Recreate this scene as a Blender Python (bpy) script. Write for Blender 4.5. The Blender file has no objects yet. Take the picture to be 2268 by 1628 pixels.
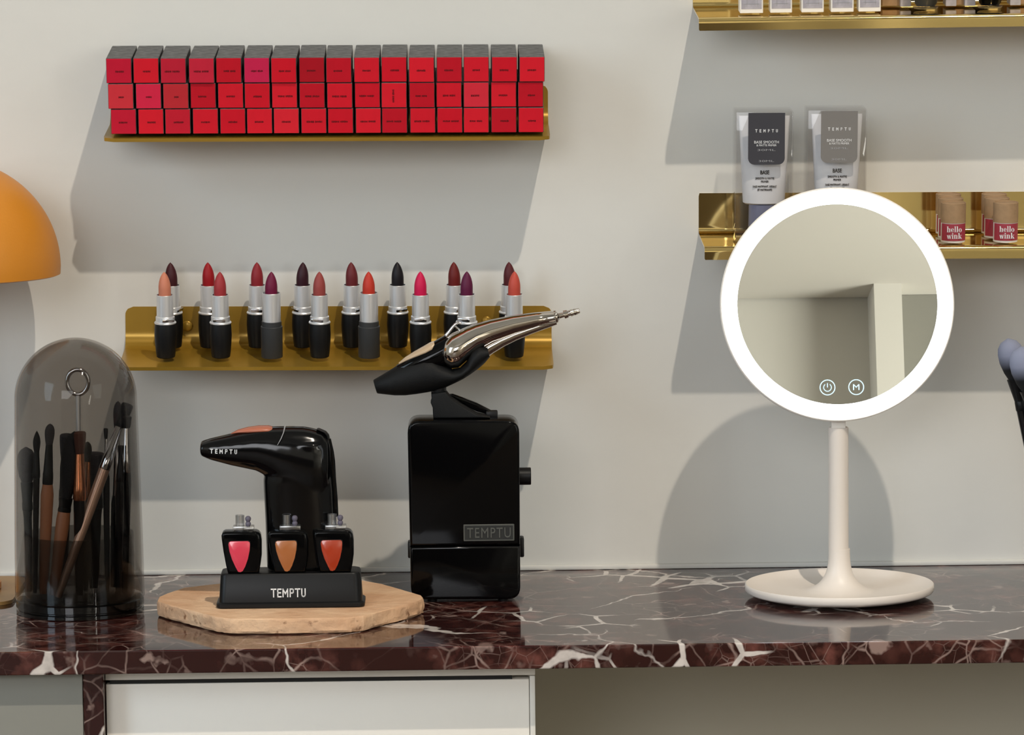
import bpy, bmesh, math, random
from mathutils import Vector, Matrix

R = random.Random(7)
SC = bpy.context.scene
C = SC.collection
PI = math.pi

# ------------------------------------------------------------------ camera
F = 9000.0                       # focal length in pixels of the 2268 px frame
D = 3.53                         # distance of the camera from the wall
_Yc = Vector(((1000 - 1134) / F, (814 + 185) / F, -1)).normalized()
_Zc = Vector((-0.0115, 1, 0)); _Zc = (_Zc - _Zc.dot(_Yc) * _Yc).normalized()
_Xc = _Yc.cross(_Zc).normalized()
ROT = Matrix((_Xc, _Yc, _Zc))    # camera coordinates -> world coordinates
TOPZ = 0.85                      # height of the counter top
def _dir(px, py):
    return ROT @ Vector(((px - 1134) / F, -(py - 814) / F, -1))
_d = _dir(1130, 1263)
CAM = Vector((0, -D, TOPZ - D / _d.y * _d.z))
def U(px, py, Y):
    d = _dir(px, py); return CAM + d * ((Y - CAM.y) / d.y)
def G(px, py, z=TOPZ):
    d = _dir(px, py); return CAM + d * ((z - CAM.z) / d.z)
cam = bpy.data.cameras.new('camera'); camo = bpy.data.objects.new('camera', cam); C.objects.link(camo)
camo.matrix_world = Matrix.Translation(CAM) @ ROT.to_4x4()
cam.sensor_fit = 'HORIZONTAL'; cam.sensor_width = 36.0; cam.lens = F / 2268 * 36
cam.clip_start = 0.05; cam.clip_end = 60
SC.camera = camo

# ------------------------------------------------------------------ world, lights, exposure
w = bpy.data.worlds.new('world'); SC.world = w; w.use_nodes = True
w.node_tree.nodes['Background'].inputs[0].default_value = (0.75, 0.85, 1, 1)
w.node_tree.nodes['Background'].inputs[1].default_value = 0.6
def light(name, kind, loc, target, energy, col, **kw):
    l = bpy.data.lights.new(name, kind); l.energy = energy; l.color = col
    for k, v in kw.items(): setattr(l, k, v)
    o = bpy.data.objects.new(name, l); C.objects.link(o); o.location = loc
    o.rotation_euler = (Vector(target) - Vector(loc)).to_track_quat('-Z', 'Y').to_euler()
    return o
light('ceiling_spot', 'SPOT', (1.0, -2.8, 5.12), (0.1, 0, 1.1), 580, (1, 0.90, 0.765), shadow_soft_size=0.035, spot_size=0.7, spot_blend=0.5)
light('window_light_front', 'AREA', (-2.0, -8.9, 3.2), (0, 0, 1.2), 245, (0.94, 0.96, 1), shape='RECTANGLE', size=3.4, size_y=2.4)
light('window_light_right', 'AREA', (3.9, -3.4, 2.6), (0, 0, 1.3), 35, (0.9, 0.96, 1), shape='RECTANGLE', size=2.2, size_y=2.4)
light('window_light_left', 'AREA', (-3.9, -2.6, 2.3), (-0.6, 0, 1.3), 130, (0.66, 0.84, 1), shape='RECTANGLE', size=2.2, size_y=2.4)
light('fill_light_rear', 'AREA', (4.0, -7.2, 1.6), (0.6, -8.6, 2.7), 330, (1, 0.97, 0.88), shape='RECTANGLE', size=2.2, size_y=2.0)  # added fill, brightens the far wall and ceiling that the mirror reflects
SC.view_settings.view_transform = 'Standard'
SC.view_settings.look = 'None'
SC.view_settings.gamma = 1
SC.view_settings.use_curve_mapping = False
SC.view_settings.exposure = -0.27

# ------------------------------------------------------------------ materials
def srgb(r, g, b):
    f = lambda c: ((c / 255 + 0.055) / 1.055) ** 2.4 if c > 10 else c / 255 / 12.92
    return (f(r), f(g), f(b), 1)
def pmat(name, col, rough=0.5, metal=0.0, spec=0.5, coat=0.0, bump=0.0, bscale=400, var=0.0, vscale=30, col2=None, sss=0, emit=0, ecol=None):
    m = bpy.data.materials.new(name); m.use_nodes = True; nt = m.node_tree; b = nt.nodes['Principled BSDF']
    b.inputs['Base Color'].default_value = col; b.inputs['Roughness'].default_value = rough
    b.inputs['Metallic'].default_value = metal; b.inputs['Specular IOR Level'].default_value = spec
    b.inputs['Coat Weight'].default_value = coat; b.inputs['Coat Roughness'].default_value = 0.05
    tc = nt.nodes.new('ShaderNodeTexCoord')
    if var:
        n = nt.nodes.new('ShaderNodeTexNoise'); n.inputs['Scale'].default_value = vscale; n.inputs['Detail'].default_value = 4
        nt.links.new(tc.outputs['Object'], n.inputs['Vector'])
        mx = nt.nodes.new('ShaderNodeMix'); mx.data_type = 'RGBA'
        c2 = col2 or tuple(c * (1 - var) for c in col[:3]) + (1,)
        mx.inputs['A'].default_value = col; mx.inputs['B'].default_value = c2
        rp = nt.nodes.new('ShaderNodeMapRange'); rp.inputs['From Min'].default_value = 0.4; rp.inputs['From Max'].default_value = 0.65
        nt.links.new(n.outputs['Fac'], rp.inputs['Value']); nt.links.new(rp.outputs['Result'], mx.inputs['Factor'])
        nt.links.new(mx.outputs['Result'], b.inputs['Base Color'])
    if bump:
        n = nt.nodes.new('ShaderNodeTexNoise'); n.inputs['Scale'].default_value = bscale; n.inputs['Detail'].default_value = 3
        nt.links.new(tc.outputs['Object'], n.inputs['Vector'])
        bp = nt.nodes.new('ShaderNodeBump'); bp.inputs['Strength'].default_value = bump; bp.inputs['Distance'].default_value = 0.002
        nt.links.new(n.outputs['Fac'], bp.inputs['Height']); nt.links.new(bp.outputs['Normal'], b.inputs['Normal'])
    if emit:
        b.inputs['Emission Color'].default_value = ecol or col; b.inputs['Emission Strength'].default_value = emit
    return m
def clear(name, tint, gloss=0.7, rough=0.03, base=0.04):
    """thin-walled tinted glass: each wall passes 'tint' and reflects by the angle"""
    m = bpy.data.materials.new(name); m.use_nodes = True; nt = m.node_tree; nt.nodes.remove(nt.nodes['Principled BSDF'])
    out = nt.nodes['Material Output']
    tr = nt.nodes.new('ShaderNodeBsdfTransparent'); tr.inputs[0].default_value = tint
    gl = nt.nodes.new('ShaderNodeBsdfGlossy'); gl.inputs['Roughness'].default_value = rough; gl.inputs['Color'].default_value = (1, 1, 1, 1)
    lw = nt.nodes.new('ShaderNodeLayerWeight'); lw.inputs['Blend'].default_value = 0.5
    pw = nt.nodes.new('ShaderNodeMath'); pw.operation = 'POWER'; pw.inputs[1].default_value = 4
    ml = nt.nodes.new('ShaderNodeMath'); ml.operation = 'MULTIPLY_ADD'; ml.inputs[1].default_value = gloss; ml.inputs[2].default_value = base
    mx = nt.nodes.new('ShaderNodeMixShader')
    nt.links.new(lw.outputs['Facing'], pw.inputs[0]); nt.links.new(pw.outputs[0], ml.inputs[0]); nt.links.new(ml.outputs[0], mx.inputs[0])
    nt.links.new(tr.outputs[0], mx.inputs[1]); nt.links.new(gl.outputs[0], mx.inputs[2]); nt.links.new(mx.outputs[0], out.inputs[0])
    return m
M = {}
M['plaster'] = pmat('plaster', srgb(210, 208, 202), 0.9, bump=0.35, bscale=28, var=0.035, vscale=2.5)
M['white_room'] = pmat('white_room', srgb(205, 203, 195), 0.9)
M['floor'] = pmat('floor_oak', srgb(120, 100, 80), 0.5, var=0.2, vscale=6)
M['brass_satin'] = pmat('satin_brass', srgb(164, 128, 44), 0.28, metal=0.45, var=0.06, vscale=25)
M['brass_polished'] = pmat('polished_brass', srgb(232, 204, 136), 0.07, metal=1.0)
M['carton_black'] = pmat('speckled_black_carton', srgb(58, 58, 58), 0.55, var=1, vscale=140, col2=srgb(92, 92, 92))
M['carton_edge'] = pmat('label_ink', srgb(84, 4, 12), 0.6, spec=0.2)
M['black_satin'] = pmat('black_satin', srgb(16, 16, 17), 0.4, spec=0.25)
M['charcoal_satin'] = pmat('charcoal_satin', srgb(50, 51, 52), 0.45, spec=0.3)
M['silver_satin'] = pmat('silver_satin', srgb(240, 241, 243), 0.36, metal=0.8)
M['silver_bright'] = pmat('silver_bright', srgb(225, 225, 228), 0.12, metal=1)
M['chrome'] = pmat('chrome', srgb(205, 198, 190), 0.06, metal=1)
M['black_gloss'] = pmat('black_gloss', srgb(5, 5, 6), 0.08, spec=0.18)
M['black_gloss2'] = pmat('black_gloss_shell', srgb(6, 6, 7), 0.12, spec=0.3)
M['black_matte'] = pmat('black_rubber', srgb(12, 13, 14), 0.6, spec=0.22, bump=0.1, bscale=900)
M['badge'] = pmat('badge_metal', srgb(44, 45, 44), 0.35, metal=0.3)
M['badge_rim'] = pmat('badge_rim', srgb(96, 97, 92), 0.35, metal=0.5)
M['text_white'] = pmat('text_white', srgb(225, 225, 225), 0.5)
M['text_dark'] = pmat('text_dark', srgb(30, 30, 34), 0.5)
M['text_grey'] = pmat('text_grey', srgb(150, 150, 152), 0.5)
M['mirror_white'] = pmat('white_plastic', srgb(232, 226, 218), 0.4, coat=0.1)
M['mirror_pole'] = pmat('offwhite_pole', srgb(228, 218, 208), 0.42)
M['mirror_glass'] = pmat('mirror_glass', (0.86, 0.88, 0.87, 1), 0.0, metal=1)
M['ring_light'] = pmat('ring_light', (1, 1, 1, 1), 0.5, emit=7, ecol=(0.93, 0.97, 1, 1))
M['icon_light'] = pmat('icon_light', (0.6, 0.85, 1, 1), 0.5, emit=0.75, ecol=(0.55, 0.85, 1, 1))
M['lamp'] = pmat('ochre_enamel', srgb(206, 132, 32), 0.45, bump=0.05, bscale=500)
M['lamp_in'] = pmat('white_enamel', srgb(225, 215, 200), 0.5)
M['tray'] = pmat('tan_wood', srgb(186, 144, 86), 0.45, var=0.15, vscale=20)
M['smoke'] = clear('smoke_glass', (0.70, 0.685, 0.67, 1), gloss=0.5, base=0.008)
M['smoke_cup'] = clear('smoke_cup', (0.62, 0.61, 0.60, 1), gloss=0.4, base=0.012)
M['smoke_base'] = clear('smoke_base', (0.35, 0.35, 0.34, 1), gloss=0.5, rough=0.05, base=0.03)
M['acrylic'] = clear('clear_acrylic', (0.935, 0.93, 0.93, 1), gloss=0.5, base=0.025)
M['clear_cap'] = clear('clear_cap', (0.78, 0.78, 0.78, 1), gloss=0.9, rough=0.25, base=0.22)
M['stopper'] = pmat('stopper_rubber', srgb(95, 90, 104), 0.5)
M['kraft'] = pmat('kraft_paper', srgb(162, 131, 97), 0.8, var=0.12, vscale=200)
M['wink_red'] = pmat('wine_label', srgb(158, 50, 66), 0.5)
M['paper'] = pmat('white_paper', srgb(228, 224, 220), 0.6)
M['paper_grey'] = pmat('printed_paper', srgb(172, 168, 178), 0.6, var=0.2, vscale=160)
M['tube_white'] = pmat('tube_white', srgb(222, 222, 224), 0.35)
M['label_dark'] = pmat('label_dark', srgb(62, 62, 68), 0.25)
M['label_gloss'] = pmat('label_gloss', srgb(142, 140, 138), 0.12, metal=0.35, spec=0.6)
M['tube_cap'] = pmat('tube_cap', srgb(120, 124, 150), 0.3)
M['drawer'] = pmat('drawer_lacquer', srgb(238, 233, 224), 0.5)
M['cab_grey'] = pmat('cabinet_lacquer', srgb(218, 214, 205), 0.5)
M['panel_grey'] = pmat('grey_panel', srgb(128, 127, 119), 0.6)
M['bristle_grey'] = pmat('bristle_grey', srgb(128, 132, 150), 0.9, bump=0.5, bscale=900)
M['bristle_black'] = pmat('bristle_black', srgb(22, 21, 23), 0.85, bump=0.4, bscale=900)
M['bristle_dark'] = pmat('bristle_dark', srgb(52, 50, 54), 0.9, bump=0.4, bscale=900)
M['bristle_brown'] = pmat('bristle_brown', srgb(78, 44, 32), 0.85, bump=0.4, bscale=900)
M['copper'] = pmat('copper_ferrule', srgb(190, 122, 84), 0.25, metal=0.9)
M['champagne'] = pmat('champagne_handle', srgb(196, 160, 138), 0.3, metal=0.5)
M['wood_handle'] = pmat('brown_handle', srgb(165, 108, 74), 0.4)
M['handle_black'] = pmat('handle_black', srgb(9, 9, 12), 0.15)
M['gap_shade'] = pmat('groove_shade', srgb(20, 19, 17), 0.8)
M['peach'] = pmat('peach_window', srgb(176, 104, 80), 0.25)
M['beige'] = pmat('beige_window', srgb(190, 165, 135), 0.25)

def split_brown_bristle(name, tip, root, zmid, width):
    m = bpy.data.materials.new(name); m.use_nodes = True; nt = m.node_tree; b = nt.nodes['Principled BSDF']
    b.inputs['Roughness'].default_value = 0.9
    tc = nt.nodes.new('ShaderNodeTexCoord'); sp = nt.nodes.new('ShaderNodeSeparateXYZ')
    mr = nt.nodes.new('ShaderNodeMapRange'); mr.inputs['From Min'].default_value = zmid - width; mr.inputs['From Max'].default_value = zmid + width
    mx = nt.nodes.new('ShaderNodeMix'); mx.data_type = 'RGBA'; mx.inputs['A'].default_value = root; mx.inputs['B'].default_value = tip
    nt.links.new(tc.outputs['Object'], sp.inputs[0]); nt.links.new(sp.outputs['Z'], mr.inputs['Value'])
    nt.links.new(mr.outputs['Result'], mx.inputs['Factor']); nt.links.new(mx.outputs['Result'], b.inputs['Base Color'])
    return m

def marble():
    m = bpy.data.materials.new('dark_red_marble'); m.use_nodes = True; nt = m.node_tree; b = nt.nodes['Principled BSDF']
    N = nt.nodes.new; L = nt.links.new
    b.inputs['Roughness'].default_value = 0.06
    tc = N('ShaderNodeTexCoord')
    nz = N('ShaderNodeTexNoise'); nz.inputs['Scale'].default_value = 9; nz.inputs['Detail'].default_value = 5; L(tc.outputs['Object'], nz.inputs['Vector'])
    def math_(op, a, b_=None, c=None, clampv=False):
        n = N('ShaderNodeMath'); n.operation = op; n.use_clamp = clampv
        for i, v in enumerate((a, b_, c)):
            if v is None: continue
            if isinstance(v, (int, float)): n.inputs[i].default_value = v
            else: L(v, n.inputs[i])
        return n.outputs[0]
    def warp(amount):
        v = N('ShaderNodeVectorMath'); v.operation = 'MULTIPLY_ADD'
        L(nz.outputs['Color'], v.inputs[0]); v.inputs[1].default_value = (amount,) * 3; L(tc.outputs['Object'], v.inputs[2]); return v.outputs[0]
    def mapr(val, a, b_, lo=0, hi=1):
        n = N('ShaderNodeMapRange'); L(val, n.inputs['Value']); n.inputs['From Min'].default_value = a; n.inputs['From Max'].default_value = b_
        n.inputs['To Min'].default_value = lo; n.inputs['To Max'].default_value = hi; return n.outputs['Result']
    def vor(scale, vec):
        n = N('ShaderNodeTexVoronoi'); n.feature = 'DISTANCE_TO_EDGE'; n.inputs['Scale'].default_value = scale; L(vec, n.inputs['Vector']); return n.outputs['Distance']
    def noise(scale, det=3, off=0):
        n = N('ShaderNodeTexNoise'); n.inputs['Scale'].default_value = scale; n.inputs['Detail'].default_value = det
        mp = N('ShaderNodeMapping'); mp.inputs['Location'].default_value = (off, off * 1.7, off * 0.6); L(tc.outputs['Object'], mp.inputs[0]); L(mp.outputs[0], n.inputs['Vector']); return n.outputs['Fac']
    v1 = vor(5.0, warp(0.09)); v2 = vor(26, warp(0.03)); v3 = vor(75, warp(0.012)); v4 = vor(14, warp(0.06))
    m1 = noise(7, 2, 3.1); m2 = noise(5.5, 3, 9.2); m3 = noise(12, 3, 5.5); fine = noise(60, 5, 1.3)
    big = math_('MULTIPLY', mapr(math_('SUBTRACT', v1, mapr(m1, 0.44, 0.72, -0.010, 0.016)), 0.0, 0.007, 1, 0), 1.0)
    mid = math_('MULTIPLY', mapr(math_('SUBTRACT', v2, mapr(m2, 0.50, 0.70, -0.01, 0.09)), 0.0, 0.02, 1, 0), mapr(m2, 0.53, 0.57))
    v5 = vor(38, warp(0.03)); m4 = noise(10, 4, 7.7)
    thin = math_('MULTIPLY', mapr(v4, 0.0, 0.018, 1, 0), mapr(m3, 0.42, 0.62, 0.08, 0.85))
    thin = math_('MAXIMUM', thin, math_('MULTIPLY', mapr(v5, 0.0, 0.035, 0.8, 0), mapr(m4, 0.50, 0.62)))
    stn = noise(48, 3, 2.2); streak = math_('MULTIPLY', mapr(stn, 0.63, 0.69), mapr(m4, 0.40, 0.55, 0.1, 0.6)); thin = math_('MAXIMUM', thin, streak)
    hair = math_('MULTIPLY', mapr(v3, 0.0, 0.03, 0.55, 0), mapr(m3, 0.52, 0.62))
    vein = math_('MAXIMUM', big, mid, None, True); fainter = math_('MAXIMUM', thin, hair, None, True)
    base = N('ShaderNodeMix'); base.data_type = 'RGBA'; base.inputs['A'].default_value = srgb(44, 16, 14); base.inputs['B'].default_value = srgb(112, 66, 58)
    L(mapr(math_('MULTIPLY', mapr(fine, 0.45, 0.7), mapr(m3, 0.4, 0.6)), 0, 1, 0, 0.9), base.inputs['Factor'])
    fin = N('ShaderNodeMix'); fin.data_type = 'RGBA'; fin.inputs['B'].default_value = srgb(214, 204, 196)
    L(math_('MULTIPLY', vein, mapr(fine, 0.3, 0.6, 0.55, 1)), fin.inputs['Factor'])
    f2 = N('ShaderNodeMix'); f2.data_type = 'RGBA'; f2.inputs['B'].default_value = srgb(176, 150, 140)
    L(base.outputs['Result'], f2.inputs['A']); L(math_('MULTIPLY', fainter, mapr(noise(30, 3, 4.4), 0.4, 0.6, 0.25, 1.0)), f2.inputs['Factor']); L(f2.outputs['Result'], fin.inputs['A'])
    L(fin.outputs['Result'], b.inputs['Base Color'])
    return m
M['marble'] = marble()
def terracotta():
    m = pmat('terracotta_stone', srgb(226, 188, 152), 0.9, spec=0.2, var=1, vscale=24, col2=srgb(208, 164, 128))
    nt = m.node_tree; b = nt.nodes['Principled BSDF']; tc = nt.nodes['Texture Coordinate'] if 'Texture Coordinate' in nt.nodes else nt.nodes.new('ShaderNodeTexCoord')
    n = nt.nodes.new('ShaderNodeTexNoise'); n.inputs['Scale'].default_value = 130; n.inputs['Detail'].default_value = 6; nt.links.new(tc.outputs['Object'], n.inputs['Vector'])
    pn = nt.nodes.new('ShaderNodeTexNoise'); pn.inputs['Scale'].default_value = 120; pn.inputs['Detail'].default_value = 4; nt.links.new(tc.outputs['Object'], pn.inputs['Vector'])
    sx = nt.nodes.new('ShaderNodeSeparateXYZ'); nt.links.new(tc.outputs['Object'], sx.inputs[0])
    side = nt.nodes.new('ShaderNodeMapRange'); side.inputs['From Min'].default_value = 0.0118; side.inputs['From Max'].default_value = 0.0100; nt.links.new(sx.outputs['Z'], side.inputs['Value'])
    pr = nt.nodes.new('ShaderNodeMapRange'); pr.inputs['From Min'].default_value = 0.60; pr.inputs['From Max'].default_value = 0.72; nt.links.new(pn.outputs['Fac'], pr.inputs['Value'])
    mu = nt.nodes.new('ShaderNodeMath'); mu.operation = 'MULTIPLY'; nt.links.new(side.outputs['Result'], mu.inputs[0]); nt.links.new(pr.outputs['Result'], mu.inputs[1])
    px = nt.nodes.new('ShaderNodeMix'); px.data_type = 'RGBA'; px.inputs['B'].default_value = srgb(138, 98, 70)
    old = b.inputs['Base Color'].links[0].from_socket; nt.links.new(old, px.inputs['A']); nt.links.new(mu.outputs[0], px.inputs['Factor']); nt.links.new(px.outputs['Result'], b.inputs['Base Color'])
    bp = nt.nodes.new('ShaderNodeBump'); bp.inputs['Strength'].default_value = 0.8; bp.inputs['Distance'].default_value = 0.002
    nt.links.new(n.outputs['Fac'], bp.inputs['Height']); nt.links.new(bp.outputs['Normal'], b.inputs['Normal'])
    return m
M['terracotta'] = terracotta()

# ------------------------------------------------------------------ helpers
def finish(o, label=None, cat=None, group=None, kind=None):
    if label: o['label'] = label
    if cat: o['category'] = cat
    if group: o['group'] = group
    if kind: o['kind'] = kind
    return o
def thing(name, label, cat, loc=(0, 0, 0), rot=(0, 0, 0), group=None):
    o = bpy.data.objects.new(name, None); C.objects.link(o); o.location = loc; o.rotation_euler = rot; o.empty_display_size = 0.02
    return finish(o, label, cat, group)
def me_obj(name, me, mat, parent=None, loc=(0, 0, 0)):
    o = bpy.data.objects.new(name, me); C.objects.link(o); o.location = loc
    if mat is not None: me.materials.clear(); me.materials.append(mat)
    if parent is not None: o.parent = parent
    return o
def obj(name, bm, mat, parent=None, loc=(0, 0, 0), smooth=35):
    bmesh.ops.recalc_face_normals(bm, faces=bm.faces)
    me = bpy.data.meshes.new(name); bm.to_mesh(me); bm.free()
    if smooth:
        for p in me.polygons: p.use_smooth = True
        me.set_sharp_from_angle(angle=math.radians(smooth))
    return me_obj(name, me, mat, parent, loc)
def B(): return bmesh.new()
def box(bm, c, s, bev=0, seg=2, rot=None):
    r = bmesh.ops.create_cube(bm, size=1); vs = r['verts']
    for v in vs: v.co = Vector((v.co.x * s[0], v.co.y * s[1], v.co.z * s[2]))
    if bev:
        es = list({e for v in vs for e in v.link_edges}); rr = bmesh.ops.bevel(bm, geom=es, offset=bev, segments=seg, affect='EDGES', profile=0.5)
        vs = list({v for f in rr['faces'] for v in f.verts} | {v for v in vs if v.is_valid})
    for v in vs:
        if rot is not None: v.co = rot @ v.co
        v.co += Vector(c)
    return bm
def lathe(bm, prof, n=48, o=(0, 0, 0), closed=False, mat=None):
    """prof: (radius, z) pairs turned round the z axis through o; mat: Matrix placing it"""
    rings = []
    for r, z in prof:
        if r < 1e-6: ring = [bm.verts.new((0, 0, z))]
        else: ring = [bm.verts.new((r * math.cos(2 * PI * i / n), r * math.sin(2 * PI * i / n), z)) for i in range(n)]
        rings.append(ring)
    allv = [v for r in rings for v in r]
    pairs = list(zip(rings, rings[1:]))
    if closed: pairs.append((rings[-1], rings[0]))
    for a, b in pairs:
        if len(a) == 1 and len(b) == 1: continue
        for i in range(n):
            j = (i + 1) % n
            if len(a) == 1: bm.faces.new((a[0], b[i], b[j]))
            elif len(b) == 1: bm.faces.new((a[i], a[j], b[0]))
            else: bm.faces.new((a[i], a[j], b[j], b[i]))
    if not closed:
        for r in (rings[0], rings[-1]):
            if len(r) > 1: bm.faces.new(r)
    for v in allv:
        if mat is not None: v.co = mat @ v.co
        v.co += Vector(o)
    return bm
def loft(bm, rings, cap=True):
    rs = [[bm.verts.new(p) for p in r] for r in rings]; n = len(rs[0])
    for a, b in zip(rs, rs[1:]):
        for i in range(n):
            j = (i + 1) % n; bm.faces.new((a[i], a[j], b[j], b[i]))
    if cap: bm.faces.new(rs[0]); bm.faces.new(rs[-1])
    return bm
def sring(c, a, b, ex=2.4, n=28):
    """superellipse ring round c with half axes a and b (vectors)"""
    out = []
    for i in range(n):
        t = 2 * PI * i / n; ct, st = math.cos(t), math.sin(t)
        u = math.copysign(abs(ct) ** (2 / ex), ct); v = math.copysign(abs(st) ** (2 / ex), st)
        out.append(c + a * u + b * v)
    return out
def tube(bm, pts, rad, n=12):
    pts = [Vector(p) for p in pts]; rings = []
    rads = rad if isinstance(rad, (list, tuple)) else [rad] * len(pts)
    up = None
    for i, p in enumerate(pts):
        t = (pts[min(i + 1, len(pts) - 1)] - pts[max(i - 1, 0)]).normalized()
        if up is None: up = Vector((0, 0, 1)) if abs(t.z) < 0.9 else Vector((0, 1, 0))
        a = t.cross(up).normalized(); b = a.cross(t).normalized(); up = b
        rings.append([p + (a * math.cos(2 * PI * k / n) + b * math.sin(2 * PI * k / n)) * rads[i] for k in range(n)])
    return loft(bm, rings)
def slab(bm, pts, y0, y1, bev=0, seg=3):
    """outline pts (x, z) given a thickness from y0 to y1"""
    vs = [bm.verts.new((x, y0, z)) for x, z in pts]; f = bm.faces.new(vs)
    ex = bmesh.ops.extrude_face_region(bm, geom=[f]); nv = [g for g in ex['geom'] if isinstance(g, bmesh.types.BMVert)]
    for v in nv: v.co.y = y1
    if bev:
        es = [e for e in bm.edges if (e.verts[0] in vs and e.verts[1] in vs) or (e.verts[0] in nv and e.verts[1] in nv)]
        bmesh.ops.bevel(bm, geom=es, offset=bev, segments=seg, affect='EDGES', profile=0.5, clamp_overlap=True)
    return bm
def rrect(x0, x1, z0, z1, r, n=6, rs=None):
    rs = rs or (r, r, r, r); out = []
    for (cx, cz, a0, rr) in ((x1 - rs[0], z1 - rs[0], 0, rs[0]), (x0 + rs[1], z1 - rs[1], 90, rs[1]), (x0 + rs[2], z0 + rs[2], 180, rs[2]), (x1 - rs[3], z0 + rs[3], 270, rs[3])):
        for i in range(n + 1):
            a = math.radians(a0 + 90 * i / n); out.append((cx + rr * math.cos(a), cz + rr * math.sin(a)))
    return out
def ev_mesh(bm, mods, name='m'):
    bmesh.ops.recalc_face_normals(bm, faces=bm.faces)
    me = bpy.data.meshes.new(name); bm.to_mesh(me); bm.free(); o = bpy.data.objects.new('t', me); C.objects.link(o)
    for typ, kw in mods:
        m = o.modifiers.new('m', typ)
        for k, v in kw.items(): setattr(m, k, v)
    dg = bpy.context.evaluated_depsgraph_get(); dg.update(); r = bpy.data.meshes.new_from_object(o.evaluated_get(dg))
    bpy.data.objects.remove(o); bpy.data.meshes.remove(me)
    for p in r.polygons: p.use_smooth = True
    r.name = name
    return r
def text_mesh(s, wdt, hgt, ext=0.0003, spacing=1.0, bold=0.0, font_h=None):
    cu = bpy.data.curves.new('t', 'FONT'); cu.body = s; cu.size = 1; cu.extrude = 0.02; cu.space_character = spacing; cu.offset = bold; cu.resolution_u = 3
    o = bpy.data.objects.new('t', cu); C.objects.link(o); dg = bpy.context.evaluated_depsgraph_get(); dg.update()
    me = bpy.data.meshes.new_from_object(o.evaluated_get(dg)); bpy.data.objects.remove(o); bpy.data.curves.remove(cu)
    xs = [v.co.x for v in me.vertices]; ys = [v.co.y for v in me.vertices]; x0, x1, y0, y1 = min(xs), max(xs), min(ys), max(ys)
    for v in me.vertices:
        x, y, z = v.co; v.co = ((x - (x0 + x1) / 2) / (x1 - x0) * wdt, -(z / 0.02) * ext, (y - (y0 + y1) / 2) / (y1 - y0) * hgt)
    me.name = 'lettering'
    return me
GL = {'T': (.62, [[(0, 1), (.62, 1)], [(.31, 1), (.31, 0)]]), 'E': (.52, [[(.52, 1), (.07, 1)], [(.07, 1), (.07, 0)], [(.07, 0), (.52, 0)], [(.07, .52), (.46, .52)]]),
      'M': (.78, [[(.07, 0), (.07, 1)], [(.07, 1), (.39, .38)], [(.39, .38), (.71, 1)], [(.71, 1), (.71, 0)]]),
      'P': (.58, [[(.07, 0), (.07, 1)], [(.07, 1), (.36, 1)], [(.36, 1), (.49, .93)], [(.49, .93), (.51, .76)], [(.51, .76), (.49, .56)], [(.49, .56), (.36, .48)], [(.36, .48), (.07, .48)]]),
      'U': (.60, [[(.07, 1), (.07, .22)], [(.07, .22), (.15, .06)], [(.15, .06), (.30, 0)], [(.30, 0), (.45, .06)], [(.45, .06), (.53, .22)], [(.53, .22), (.53, 1)]])}
def block_word(word, wdt, hgt, stroke=.13, gap=.2, ext=0.0003):
    """condensed block capitals drawn with even strokes, standing in the xz plane and facing -y"""
    bm = B(); x = 0; h = stroke / 2
    for ch in word:
        w0, segs = GL[ch]
        for (a, b), (c, d) in segs:
            b_ = h + b * (1 - stroke); d_ = h + d * (1 - stroke); v = Vector((c - a, d_ - b_)); l = v.length; v /= l
            e = h * 0.9; p = Vector((a, b_)) - v * e; q = Vector((c, d_)) + v * e; n_ = Vector((-v.y, v.x)) * h
            vs = []
            for y in (0, 1): vs.append([bm.verts.new((x + k_.x, y, k_.y)) for k_ in (p - n_, q - n_, q + n_, p + n_)])
            bm.faces.new(vs[0]); bm.faces.new(vs[1][::-1])
            for i in range(4): bm.faces.new((vs[0][i], vs[0][(i + 1) % 4], vs[1][(i + 1) % 4], vs[1][i]))
        x += w0 + gap
    x -= gap
    for v in bm.verts: v.co = Vector(((v.co.x / x - .5) * wdt, v.co.y * ext, (v.co.z - .5) * hgt))
    me = bpy.data.meshes.new('lettering'); bm.to_mesh(me); bm.free(); return me
def place(o, mtx):
    o.location = mtx.to_translation(); o.rotation_euler = mtx.to_euler(); return o
def dup(root, mtx, label, group=None):
    r = root.copy(); C.objects.link(r); place(r, mtx); r['label'] = label
    if group: r['group'] = group
    for ch in list(root.children):
        c = ch.copy(); C.objects.link(c); c.parent = r
        for g in ch.children:
            d = g.copy(); C.objects.link(d); d.parent = c
    return r

# ------------------------------------------------------------------ the room
def struct(name, c, s, mat, bev=0):
    return finish(obj(name, box(B(), c, s, bev), mat, None), kind='structure')
X0, X1, Y1, H = -4.0, 4.2, -9.2, 5.6
struct('wall_back', ((X0 + X1) / 2, 0.05, H / 2), (X1 - X0, 0.1, H), M['plaster'])
struct('floor', ((X0 + X1) / 2, Y1 / 2, -0.05), (X1 - X0, -Y1, 0.1), M['floor'])
struct('ceiling', ((X0 + X1) / 2, Y1 / 2, H + 0.05), (X1 - X0, -Y1, 0.1), M['white_room'])
struct('wall_right', (X1 + 0.05, Y1 / 2, H / 2), (0.1, -Y1, H), M['white_room'])
struct('wall_left', (X0 - 0.05, Y1 / 2, H / 2), (0.1, -Y1, H), M['white_room'])
struct('wall_front', ((X0 + X1) / 2, Y1 - 0.05, H / 2), (X1 - X0, 0.1, H), M['white_room'])
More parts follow.
